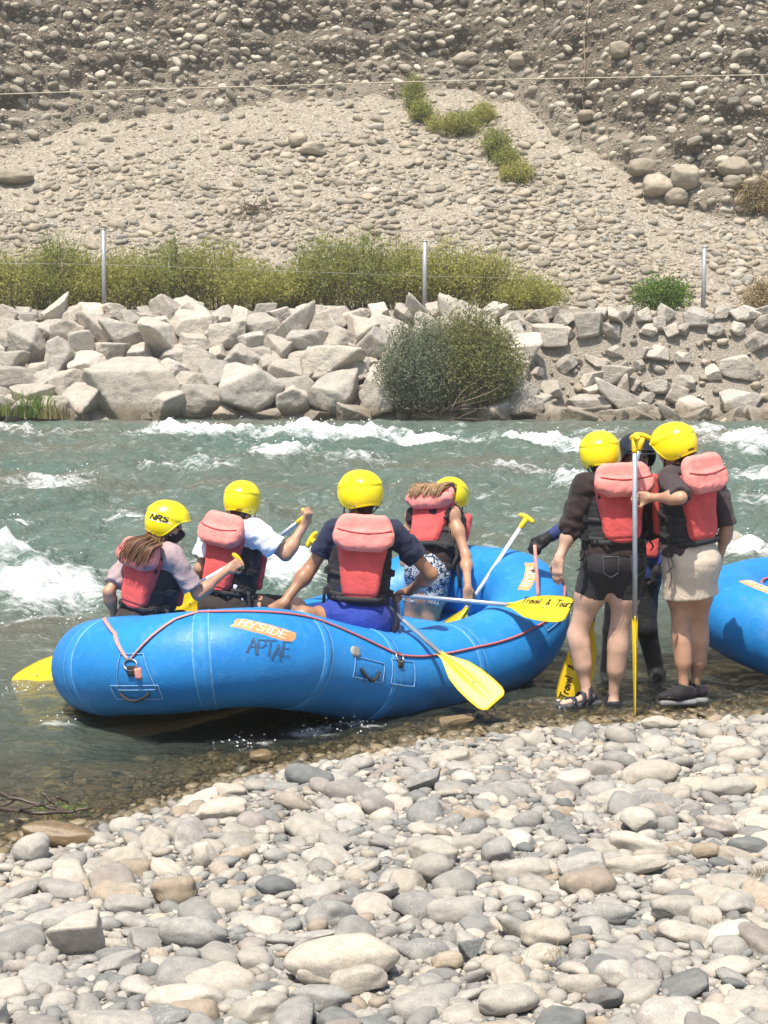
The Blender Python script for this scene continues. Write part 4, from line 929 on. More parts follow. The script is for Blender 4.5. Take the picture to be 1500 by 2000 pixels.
# ================================================================== people: one smooth surface grown from many soft shapes
def smin(a, b, k):
    h = np.maximum(k - np.abs(a - b), 0) / k; return np.minimum(a, b) - h * h * k * 0.25
class Field:
    """signed distance on a grid; add soft shapes, then take the surface"""
    def __init__(s, lo, hi, h):
        s.h = h; s.lo = np.asarray(lo, float) - 3 * h; s.n = (np.ceil((np.asarray(hi, float) - s.lo) / h).astype(int) + 4)
        s.a = np.full(tuple(s.n), 0.3, np.float32)
    def win(s, lo, hi):
        i0 = np.clip(np.floor((lo - s.lo) / s.h).astype(int), 0, s.n - 1); i1 = np.clip(np.ceil((hi - s.lo) / s.h).astype(int) + 1, 1, s.n)
        sl = tuple(slice(a, b) for a, b in zip(i0, i1))
        ax = [(s.lo[j] + s.h * np.arange(i0[j], i1[j])).astype(np.float32) for j in range(3)]
        return sl, np.stack(np.meshgrid(*ax, indexing='ij'), -1)
    def put(s, d, sl, k, sub=False):
        s.a[sl] = -smin(-s.a[sl], d, k) if sub else smin(s.a[sl], d, k)
    def cone(s, a, b, r1, r2, k=0.02, cut=(False, False), sub=False, flat=None):
        a, b = np.asarray(a, float), np.asarray(b, float); m = max(r1, r2) + k + 0.03
        sl, P = s.win(np.minimum(a, b) - m, np.maximum(a, b) + m)
        if 0 in P.shape: return s
        ab = (b - a).astype(np.float32); L2 = float(ab @ ab) + 1e-9; q = P - a.astype(np.float32); t = (q @ ab) / L2; tc = np.clip(t, 0, 1)
        v = q - tc[..., None] * ab
        if flat is not None:
            ax, f = flat; ax = np.asarray(ax, np.float32); w = v @ ax; v = v + (w * (1 / f - 1))[..., None] * ax
        d = np.sqrt((v * v).sum(-1)) - (r1 + tc * (r2 - r1)); L = math.sqrt(L2)
        if cut[0]: d = np.maximum(d, -t * L)
        if cut[1]: d = np.maximum(d, (t - 1) * L)
        s.put(d.astype(np.float32), sl, k, sub); return s
    def ell(s, c, rad, M=None, k=0.03, sub=False):
        c = np.asarray(c, float); rad = np.asarray(rad, np.float32); m = rad.max() + k + 0.03; sl, P = s.win(c - m, c + m)
        if 0 in P.shape: return s
        q = P - c.astype(np.float32)
        if M is not None: q = q @ np.asarray(M, np.float32)
        k0 = np.sqrt(((q / rad) ** 2).sum(-1)); k1 = np.sqrt(((q / rad ** 2) ** 2).sum(-1)) + 1e-6
        s.put((k0 * (k0 - 1) / k1).astype(np.float32), sl, k, sub); return s
    def box(s, c, half, r, M=None, k=0.02, sub=False, taper=0.0):
        c = np.asarray(c, float); half = np.asarray(half, np.float32); m = np.linalg.norm(half) + k + 0.03; sl, P = s.win(c - m, c + m)
        if 0 in P.shape: return s
        q = P - c.astype(np.float32)
        if M is not None: q = q @ np.asarray(M, np.float32)
        if taper: q = q / np.stack([1 + taper * q[..., 2] / half[2], np.ones_like(q[..., 0]), np.ones_like(q[..., 0])], -1)
        e = np.abs(q) - (half - r); d = np.sqrt((np.maximum(e, 0) ** 2).sum(-1)) + np.minimum(e.max(-1), 0) - r
        s.put(d.astype(np.float32), sl, k, sub); return s
    def half(s, p, n):
        """cut away the side the normal points to"""
        n = unit(n); ax = [((s.lo[j] + s.h * np.arange(s.n[j]) - p[j]) * n[j]).astype(np.float32) for j in range(3)]
        np.maximum(s.a, ax[0][:, None, None] + ax[1][None, :, None] + ax[2][None, None, :], out=s.a); return s
    def rough(s, amp, freq, seed=0, stretch=None):
        """folds of cloth"""
        band = np.abs(s.a) < 0.014; idx = np.argwhere(band); P = s.lo + idx * s.h
        M = np.eye(3) if stretch is None else stretch
        Q = (P @ M) * freq + seed * 13.7
        w = np.stack([perlin(Q * 0.6 + 5), perlin(Q * 0.6 + 9), perlin(Q * 0.6 + 3)], -1)
        n = 1 - 2 * np.abs(perlin(Q + 0.9 * w)); s.a[band] += (amp * (n * 0.7 + 0.5 * perlin(Q * 2.1))).astype(np.float32); return s
    def mesh(s):
        a = s.a; neg = a < 0; b_ = []
        for j in range(3):
            w_ = np.where(neg.any(axis=tuple(q for q in range(3) if q != j)))[0]
            if not len(w_): return np.zeros((0, 3)), np.zeros((0, 4), int)
            b_.append((max(w_[0] - 2, 0), min(w_[-1] + 3, s.n[j])))
        sl = tuple(slice(*q) for q in b_); a = np.ascontiguousarray(a[sl]); neg = np.ascontiguousarray(neg[sl]); s.a = a; s.lo = s.lo + np.array([q[0] for q in b_]) * s.h
        def c8(A): return [A[i:A.shape[0] - 1 + i, j:A.shape[1] - 1 + j, k:A.shape[2] - 1 + k] for i in (0, 1) for j in (0, 1) for k in (0, 1)]
        cnt = sum(x.astype(np.int8) for x in c8(neg)); act = (cnt > 0) & (cnt < 8)
        idx = np.argwhere(act)
        if not len(idx): return np.zeros((0, 3)), np.zeros((0, 4), int)
        num = np.full(act.shape, -1, np.int32); num[act] = np.arange(len(idx))
        cor = np.array([(i, j, k) for i in (0, 1) for j in (0, 1) for k in (0, 1)]); vals = np.stack([a[idx[:, 0] + c[0], idx[:, 1] + c[1], idx[:, 2] + c[2]] for c in cor], 1).astype(float)
        acc = np.zeros((len(idx), 3)); cn = np.zeros(len(idx))
        for p in range(8):
            for q in range(p + 1, 8):
                if np.abs(cor[p] - cor[q]).sum() != 1: continue
                x = (vals[:, p] < 0) != (vals[:, q] < 0); t = vals[:, p] / (vals[:, p] - vals[:, q] + 1e-12)
                acc[x] += cor[p] + t[x, None] * (cor[q] - cor[p]); cn[x] += 1
        V = s.lo + (idx + acc / cn[:, None]) * s.h; F = []
        for ax in range(3):
            o = [slice(None)] * 3; o2 = [slice(None)] * 3; o[ax] = slice(0, -1); o2[ax] = slice(1, None)
            A, B = neg[tuple(o)], neg[tuple(o2)]; e = np.argwhere(A != B); b, c = [(1, 2), (2, 0), (0, 1)][ax]
            ok = (e[:, b] > 0) & (e[:, c] > 0) & (e[:, b] < s.a.shape[b] - 1) & (e[:, c] < s.a.shape[c] - 1); e = e[ok]
            def cell(db, dc): w = e.copy(); w[:, b] -= db; w[:, c] -= dc; return num[w[:, 0], w[:, 1], w[:, 2]]
            Q = np.stack([cell(1, 1), cell(0, 1), cell(0, 0), cell(1, 0)], 1); fl = ~A[e[:, 0], e[:, 1], e[:, 2]]; Q[fl] = Q[fl][:, ::-1]; F.append(Q)
        F = np.concatenate(F); F = F[(F >= 0).all(1)]
        return V, F
def relax(V, F, it=2, lam=0.5):
    e = np.concatenate([F[:, [0, 1]], F[:, [1, 2]], F[:, [2, 3]], F[:, [3, 0]]]); n = len(V)
    for _ in range(it):
        acc = np.zeros_like(V); c = np.zeros(n)
        for a, b in ((0, 1), (1, 0)):
            for j in range(3): acc[:, j] += np.bincount(e[:, a], V[e[:, b], j], n)
            c += np.bincount(e[:, a], minlength=n)
        V = V + lam * (acc / np.maximum(c, 1)[:, None] - V)
    return V

# ---- materials of people
def skin(name, c):
    m = Mat(name); p = m.obj(); c = np.array(c)
    col = m.ramp(m.noise(14, 5, 0.6, p), [(0.3, tuple(c * 0.78)), (0.7, tuple(c * 1.12))]); col = m.mix(m.mrange(m.noise(70, 4, 0.7, p), 0.5, 0.75, 0, 0.30), col, tuple(c * np.array([1.1, 0.8, 0.75])))
    return m.finish(col, 0.48, m.bump(m.noise(260, 2, 0.6, p), 0.12, 0.002), **{'Subsurface Weight': 0.08, 'Subsurface Radius': (0.02, 0.008, 0.005)})
def cloth(name, c, var=0.18, rough=0.9, scale=9, bump=0.35):
    m = Mat(name); p = m.obj(); c = np.array(c); a = m.noise(scale, 5, 0.6, p)
    col = m.ramp(a, [(0.3, tuple(c * (1 - var))), (0.7, tuple(np.minimum(c * (1 + var), 1)))])
    h = m.math('ADD', m.noise(16, 4, 0.6, p, 0.8), m.math('MULTIPLY', m.noise(420, 2, 0.5, p), 0.12))
    return m.finish(col, rough, m.bump(h, bump * 1.5, 0.018), **{'Sheen Weight': 0.08, 'Specular IOR Level': 0.25})
SK_TAN = skin('skin_tanned', (0.36, 0.185, 0.105)); SK_MID = skin('skin_medium', (0.46, 0.26, 0.165)); SK_FAIR = skin('skin_fair', (0.58, 0.37, 0.27)); SK_BLON = skin('skin_sunned', (0.44, 0.245, 0.15))
C_RED = cloth('vest_red', (0.60, 0.088, 0.085), 0.2, 0.85); C_PINK = cloth('vest_sun_faded_red', (0.74, 0.255, 0.225), 0.14, 0.9, 14); C_BLK = cloth('vest_black', (0.022, 0.022, 0.025), 0.3, 0.7)
C_NAVY = cloth('navy_cotton', (0.020, 0.026, 0.055)); C_WHITE = cloth('white_cotton', (0.74, 0.78, 0.86), 0.05); C_MAUVE = cloth('mauve_cotton', (0.36, 0.275, 0.285), 0.08); C_SWEAT = cloth('black_brown_fleece', (0.032, 0.022, 0.022), 0.2)
C_CHAR = cloth('charcoal_cotton', (0.055, 0.042, 0.045), 0.15); C_SHORT = cloth('royal_blue_nylon', (0.020, 0.045, 0.28), 0.2, 0.7); C_BROWN = cloth('dark_brown_cotton', (0.045, 0.034, 0.032), 0.2); C_DENIM = cloth('black_denim', (0.028, 0.027, 0.03), 0.3)
C_BEIGE = cloth('beige_cotton', (0.56, 0.47, 0.37), 0.06); C_RASH = cloth('dark_blue_lycra', (0.022, 0.035, 0.14), 0.2, 0.6); C_NEO = cloth('black_neoprene', (0.012, 0.012, 0.014), 0.2, 0.55); C_TEAL = cloth('teal_band', (0.05, 0.50, 0.55), 0.1)
C_MASK = cloth('black_mask', (0.02, 0.018, 0.022), 0.2, 0.8); C_BUFF = cloth('purple_buff', (0.10, 0.07, 0.15), 0.5, 0.85, 40)
def print_cloth():
    m = Mat('patterned_cotton'); p = m.obj(); a = m.noise(26, 3, 0.6, p, 2.2); v = m.n('TexVoronoi', Scale=38.0); m.set(v, 'Vector', p)
    c = m.ramp(m.math('ADD', a, m.math('MULTIPLY', v.outputs['Distance'], 0.25)), [(0.50, (0.02, 0.02, 0.03)), (0.55, (0.55, 0.56, 0.58)), (0.63, (0.62, 0.62, 0.62)), (0.66, (0.04, 0.12, 0.24)), (0.75, (0.02, 0.03, 0.05))]); return m.finish(c, 0.85)
C_PRINT = print_cloth()
def helm_mat(name, c, rough): 
    m = Mat(name); p = m.obj(); c = np.array(c); col = m.ramp(m.noise(20, 4, 0.6, p), [(0.3, tuple(c * 0.95)), (0.7, tuple(c * 1.04))])
    col = m.mix(m.mrange(m.noise(120, 3, 0.7, p), 0.64, 0.72, 0, 0.3), col, tuple(c * 0.5)); return m.finish(col, rough, None, **{'Coat Weight': 0.3, 'Coat Roughness': 0.15})
H_YEL = helm_mat('helmet_yellow', (0.90, 0.75, 0.006), 0.24); H_BLK = helm_mat('helmet_black', (0.012, 0.013, 0.018), 0.35)
def hair_mat(name, c0, c1):
    m = Mat(name); r = m.attr('rnd'); return m.finish(m.ramp(r, [(0, c0), (1, c1)]), 0.42, None, **{'Specular IOR Level': 0.4})
HAIR_BR = hair_mat('brown_hair', (0.055, 0.028, 0.018), (0.23, 0.115, 0.06)); HAIR_DK = hair_mat('dark_hair', (0.012, 0.009, 0.008), (0.035, 0.024, 0.02)); HAIR_BL = hair_mat('blond_hair', (0.24, 0.125, 0.06), (0.52, 0.34, 0.18))
M_EYE = plain('eye_dark', (0.02, 0.015, 0.012), 0.15); M_EYEW = plain('eye_white', (0.7, 0.68, 0.66), 0.3); M_SOLE = plain('grey_rubber_sole', (0.20, 0.20, 0.20), 0.8, 0.2, 40); M_SHOE = cloth('black_shoe_mesh', (0.02, 0.017, 0.02), 0.4, 0.7, 60)
M_SANDAL = plain('navy_sandal', (0.022, 0.024, 0.045), 0.7, 0.3, 60); M_SOLED = plain('dark_rubber_sole', (0.06, 0.06, 0.065), 0.85, 0.2, 40)

def hand_into(F, W, d, n, curl, thumb, size=1.0, spread=0.12, k=0.008):
    """palm and five fingers: d points to the knuckles, n out of the back of the hand, thumb side = thumb * (d x n)"""
    d = unit(d); n = unit(n - d * np.dot(n, d)); sd = np.cross(d, n) * thumb; z = size
    pc = W + d * 0.045 * z; M = np.stack([sd, d, n], -1)
    F.box(pc, (0.040 * z, 0.048 * z, 0.015 * z), 0.014 * z, M, 0.015); F.cone(W - d * 0.02, W + d * 0.02 * z, 0.026 * z, 0.026 * z, 0.02, flat=(n, 0.75))
    for j, (o, L) in enumerate(((0.029, 0.078), (0.0095, 0.088), (-0.0105, 0.082), (-0.030, 0.064))):
        p = W + d * (0.088 - 0.004 * abs(j - 1)) * z + sd * o * z; a = 0.0; dirn = unit(d + sd * spread * o * 12)
        for m_, (fr, rr, cc) in enumerate(((0.46, 0.0098, 0.75), (0.31, 0.0090, 1.1), (0.23, 0.0080, 0.8))):
            a += curl * cc * 1.35 * (1 + 0.06 * (j - 1)); q = p + (dirn * math.cos(a) - n * math.sin(a)) * L * fr * z
            F.cone(p, q, rr * z, (rr - 0.0009) * z, k if m_ else 0.010); p = q
    p = W + d * 0.022 * z + sd * 0.034 * z; q = p + unit(d * 0.75 + sd * 0.65 - n * 0.25 - n * curl * 0.3) * 0.044 * z; F.cone(p, q, 0.0145 * z, 0.0115 * z, 0.012)
    r_ = q + unit(d * 0.9 - sd * (0.55 * curl - 0.25) - n * (0.25 + 0.6 * curl)) * 0.034 * z; F.cone(q, r_, 0.0110 * z, 0.0085 * z, 0.006)
def orth(up, right):
    up = unit(up); right = unit(np.asarray(right) - up * np.dot(right, up)); return right, np.cross(up, right), up
def tubes_mesh(strands, r0, seg=4, rng=None):
    mb_V, mb_F, rn = [], [], []; n0 = 0
    for P in strands:
        n = len(P); mb = MB().tube(P, np.linspace(r0, r0 * 0.35, n), seg); V = np.concatenate(mb.V); mb_V.append(V); mb_F += [[i + n0 for i in f] for f in mb.F]; n0 += len(V); rn.append(np.full(len(V), rng.uniform()))
    return np.concatenate(mb_V), mb_F, np.concatenate(rn)
def helmet(root, c, fwd, up, size=1.0, mat=None, brand=None, peak=False, brand_az=None):
    """smooth shell: high over the face, low behind the ears"""
    rt, f, u = orth(up, np.cross(fwd, up)); M = np.stack([rt, f, u], -1); rad = np.array([0.122, 0.142, 0.134]) * size
    na, nr = 80, 60; az = np.linspace(0, 2 * np.pi, na, endpoint=False)              # azimuth from the front
    front = np.cos(az)
    low = np.interp(front, [-1, -0.7, -0.1, 0.25, 0.5, 0.7, 1], [-0.46, -0.56, -0.70, -0.50, -0.05, 0.15, 0.20])      # height of the rim as a share of the radius
    low = np.convolve(np.concatenate([low, low, low]), np.ones(7) / 7, 'same')[na:2 * na]
    pol = np.arccos(np.clip(low, -0.95, 0.95))
    def shell(sc, bulge=True):
        t = np.linspace(0, 1, nr); PH = pol[None] * t[:, None]
        x = np.sin(PH) * np.sin(az)[None]; y = np.sin(PH) * np.cos(az)[None]; z = np.cos(PH)
        p = 2.25; nrm_ = (np.abs(x) ** p + np.abs(y) ** p + np.abs(z) ** p) ** (1 / p); q = np.stack([x, y, z], -1) / nrm_[..., None]
        if bulge:
            zz = z + 0.20 * y - 0.10 * x * x; g = 1 + 0.040 * sstep(-0.015, 0.015, zz - 0.22) * (1 - 0.8 * sstep(0.22, 0.62, zz)) + 0.030 * sstep(0.955, 1.0, t)[:, None]
            q = q * g[..., None]
        return q * rad * sc
    A = shell(1.0); B = shell(0.93, False); V = np.concatenate([A.reshape(-1, 3), B.reshape(-1, 3)]) ; n1 = nr * na; Fq = []
    for i in range(nr - 1):
        for j in range(na):
            k = (j + 1) % na; Fq.append([i * na + j, (i + 1) * na + j, (i + 1) * na + k, i * na + k]); Fq.append([n1 + i * na + k, n1 + (i + 1) * na + k, n1 + (i + 1) * na + j, n1 + i * na + j])
    for j in range(na): k = (j + 1) % na; i = nr - 1; Fq.append([i * na + j, n1 + i * na + j, n1 + i * na + k, i * na + k])
    W = lambda L: np.asarray(L) @ M.T + c
    mat = mat or H_YEL; ho = mesh_ob('helmet', W(V), Fq, mat, root)
    org = np.array(root.location)
    def sub(name, V_, F_, m_, **kw): return mesh_ob(name, np.asarray(V_), F_, m_, ho, origin=org, **kw)
    def onshell(a, z, sc=1.0):
        a, z = np.broadcast_arrays(a, z); s_ = np.sqrt(1 - z ** 2); x, y = s_ * np.sin(a), s_ * np.cos(a); p = 2.25
        nn = (np.abs(x) ** p + np.abs(y) ** p + np.abs(z) ** p) ** (1 / p); return W(np.stack([x, y, z], -1) / nn[..., None] * rad * sc)
    for a in (-0.42, 0.42, -1.5, 1.5):                                                          # slots
        g = np.linspace(-1, 1, 9); aa = a + 0.13 * g; zt = 0.80 if abs(a) < 1 else 0.72; hh = 0.035 * (1 - g ** 2) + 0.002
        V_ = np.concatenate([onshell(aa, zt + hh, 1.006), onshell(aa, zt - hh, 1.006)]); F_ = [[i, i + 1, 10 + i, 9 + i] for i in range(8)]; sub('vent', V_, F_, M_BLACK)
    for a in (-2.2, 2.2, -1.15, 1.15):
        p0 = onshell(a, -0.5, 0.99); p1 = onshell(a, -0.5, 1.025); mb = MB().tube([p0, p1], 0.006, 10); sub('rivet', np.concatenate(mb.V), mb.F, M_GREYV)
    for sg in (-1, 1):                                                                         # chin straps
        P = spline([onshell(sg * 1.35, -0.6, 0.95), W(np.array([sg * 0.083, 0.045, -0.125]) * size), W(np.array([sg * 0.045, 0.075, -0.165]) * size)], 8); mb = MB().ribbon(P, unit(f), 0.014, 0.003); sub('chin_strap', np.concatenate(mb.V), mb.F, M_BLACK)
        P = spline([onshell(sg * 2.3, -0.6, 0.95), W(np.array([sg * 0.083, -0.01, -0.12]) * size), W(np.array([sg * 0.075, 0.03, -0.145]) * size)], 8); mb = MB().ribbon(P, unit(f), 0.014, 0.003); sub('chin_strap', np.concatenate(mb.V), mb.F, M_BLACK)
    if brand:
        for (ba, bz, h_, big) in brand:
            q, wd = lettering('NRS', h_, h_ * 1.25, h_ * 0.26, adv=1.12, slant=0.3)
            if big:
                g = np.array([[x, y] for x in np.linspace(-0.012, wd + 0.016, 9) for y in (-0.009, h_ + 0.009)]); mpb = lambda p, sc: onshell(ba - (p[:, 0] - wd / 2) / 0.125, bz + (p[:, 1] - h_ / 2) / 0.125, sc)
                V_ = mpb(g, 1.008); sub('logo_plate', V_, [[2 * i, 2 * i + 1, 2 * i + 3, 2 * i + 2] for i in range(8)], M_WHITE)
            V_ = onshell(ba - (q.reshape(-1, 2)[:, 0] - wd / 2) / 0.125, bz + (q.reshape(-1, 2)[:, 1] - h_ / 2) / 0.125, 1.015 if big else 1.028); sub('logo', V_, np.arange(len(V_)).reshape(-1, 4), M_INK2)
    if peak:
        g = np.linspace(-1, 1, 15); a = g * 0.95; V_ = np.concatenate([onshell(a, 0.10 + 0 * a, 1.0), onshell(a, 0.02 + 0 * a, 1.0) + np.outer(np.cos(g * 1.5) * 0.055, f), onshell(a, 0.02 + 0 * a, 0.98)]); F_ = [[i, i + 1, 16 + i, 15 + i] for i in range(14)] + [[15 + i, 16 + i, 31 + i, 30 + i] for i in range(14)]; sub('peak', V_, F_, mat)
    return ho
def life_vest(root, o, rt, fw, up, L, w, seed=0, hang=((1, 0.2), (-1, 0.25)), front=True, pillow_tilt=0.0, d_back=0.0, zs=0.5):
    """o = pelvis middle; L = pelvis to neck; w = half width of the ribs"""
    k = L / 0.50; g = w / 0.165; M = np.stack([rt, fw, up], -1); W = lambda P: np.asarray(P) @ M.T + o; org = np.array(root.location)
    sc = np.array([g, 1.0, k]); lo, hi = np.array([-0.30, -0.32, -0.06]), np.array([0.30, 0.26, 0.62]); h = 0.0062
    y0 = -d_back
    F = Field(lo, hi, h); F.box((0, -0.118 + y0, 0.245 * k), (0.136 * g, 0.042, 0.185 * k), 0.034, None, 0.02, taper=0.24)
    if front:
        for s_ in (-1, 1): F.box((s_ * 0.088 * g, 0.125, 0.25 * k), (0.078 * g, 0.034, 0.17 * k), 0.028, None, 0.015)
    F.ell((0, -0.150 + y0, 0.13 * k), (0.10 * g, 0.018, 0.09), None, 0.04); F.rough(0.0026, 9, seed)
    F.box((0, -0.165 + y0, 0.075 * k), (0.4, 0.004, 0.003), 0.002, None, 0.010, sub=True); V, Fa = F.mesh(); vest = mesh_ob('life_vest', W(relax(V, Fa, 1)), Fa, C_RED, root)
    def sub(name, V_, F_, m_, **kw): return mesh_ob(name, V_, F_, m_, vest, origin=org, **kw)
    # pillow behind the head: two rolls with a welt between
    F = Field(lo, hi, h); cz = 0.425 * k; cy = -0.172 + y0; a = R(-12) + pillow_tilt; Mx = np.array([[1, 0, 0], [0, math.cos(a), -math.sin(a)], [0, math.sin(a), math.cos(a)]])
    off = lambda x, y, z: np.array([0, cy, cz]) + Mx @ np.array([x, y, z])
    F.box(off(0, 0.006, 0.050 * k), (0.172 * g, 0.040, 0.058 * k), 0.038, Mx, 0.014, taper=-0.10); F.box(off(0, -0.004, -0.040 * k), (0.186 * g, 0.050, 0.066 * k), 0.049, Mx, 0.014, taper=0.05)
    for s_ in (-1, 1): F.ell(off(s_ * 0.19 * g, 0, -0.115 * k), (0.07, 0.1, 0.05), Mx, 0.03, sub=True); F.ell(off(s_ * 0.20 * g, 0, 0.115 * k), (0.06, 0.1, 0.04), Mx, 0.03, sub=True)
    F.rough(0.0034, 13, seed + 3); V, Fa = F.mesh(); Vp = relax(V, Fa, 1); sub('head_pillow', W(Vp), Fa, C_PINK); pw = []
    for x in np.linspace(-0.165, 0.165, 21) * g:
        zz = cz + (0.004 + 0.020 * (x / (0.165 * g)) ** 2) * k; c_ = Vp[(np.abs(Vp[:, 0] - x) < 0.008) & (np.abs(Vp[:, 2] - zz) < 0.008)]
        if len(c_): pw.append([x, c_[:, 1].min() - 0.001, zz])
    mb = MB().tube(W(np.array(pw)), 0.0042, 6); sub('welt', np.concatenate(mb.V), mb.F, C_RED)
    F = Field(lo, hi, h)                                                                        # black body round the ribs
    for z in np.linspace(0.055, 0.33, 8) * k: F.ell((0, 0, z), (w + 0.030, 0.140, 0.060), None, 0.03)
    F.half((0, 0, 0.035 * k), (0, 0, -1)); F.half((0, 0, 0.35 * k), (0, 0, 1)); F.rough(0.003, 15, seed + 5); V, Fa = F.mesh(); sub('side_panel', W(relax(V, Fa, 1)), Fa, C_BLK)
    for s_ in (-1, 1):
        zt = zs + 0.072; P = spline([(s_ * 0.120 * g, -0.140 + y0, zt - 0.14), (s_ * 0.122 * g, -0.085, zt - 0.025), (s_ * 0.120 * g, -0.01, zt), (s_ * 0.115 * g, 0.085, zt - 0.045), (s_ * 0.10 * g, 0.14, zt - 0.16)], 20)
        mb = MB().ribbon(W(P), rt, 0.062, 0.022); sub('shoulder_strap', np.concatenate(mb.V), mb.F, C_BLK)
        mb = MB().ribbon(W(P + np.array([0, -0.004, 0.012])), rt, 0.030, 0.012); sub('webbing', np.concatenate(mb.V), mb.F, M_BLACK)
        mb = MB().box(W(P[5] + np.array([0, -0.012, 0.012])), (0.022, 0.008, 0.018), M); sub('buckle', np.concatenate(mb.V), mb.F, M_BLACK, smooth=False)
        for z in (0.085, 0.20):                                                                # side belts
            a_ = np.linspace(R(-62), R(55), 14); P = np.stack([s_ * (w + 0.036) * np.cos(a_), 0.146 * np.sin(a_), np.full(14, z * k) + 0.02 * np.sin(a_)], 1); mb = MB().ribbon(W(P), up, 0.032, 0.006); sub('belt', np.concatenate(mb.V), mb.F, M_BLACK)
            a0 = R(-18); c = np.array([s_ * (w + 0.044) * math.cos(a0), 0.150 * math.sin(a0), z * k]); Mb = np.stack([unit([-math.sin(a0) * s_, math.cos(a0), 0]), unit([math.cos(a0) * s_, math.sin(a0), 0]), [0, 0, 1]], -1); mb = MB().box(W(c), (0.024, 0.010, 0.020), M @ Mb); sub('buckle', np.concatenate(mb.V), mb.F, M_BLACK, smooth=False)
    a_ = np.linspace(R(-150), R(-30), 16); P = np.stack([(w + 0.034) * np.cos(a_), np.minimum(0.146 * np.sin(a_), -0.142 * (np.abs(np.cos(a_)) < 0.62)) - 0.020 * (np.abs(np.cos(a_)) < 0.62), np.full(16, 0.052 * k)], 1); mb = MB().ribbon(W(P), up, 0.034, 0.008); sub('waist_belt', np.concatenate(mb.V), mb.F, M_BLACK)
    rr = np.random.default_rng(seed + 50)
    for s_, ln in hang:                                                                        # loose strap ends
        c = W(np.array([s_ * (w + 0.046), -0.05, 0.085 * k])); sd = unit(rt * 0.5 + fw * 0.5); P = spline([c, c + np.array([0.010 * s_, -0.015, -ln * 0.4]), c + np.array([rr.uniform(-0.03, 0.03), -0.03, -ln * 0.75]), c + np.array([rr.uniform(-0.04, 0.04), -0.02, -ln])], 14); mb = MB().ribbon(P, sd, 0.026, 0.004); sub('strap_end', np.concatenate(mb.V), mb.F, M_BLACK)
    return vest
LN = np.linalg.norm
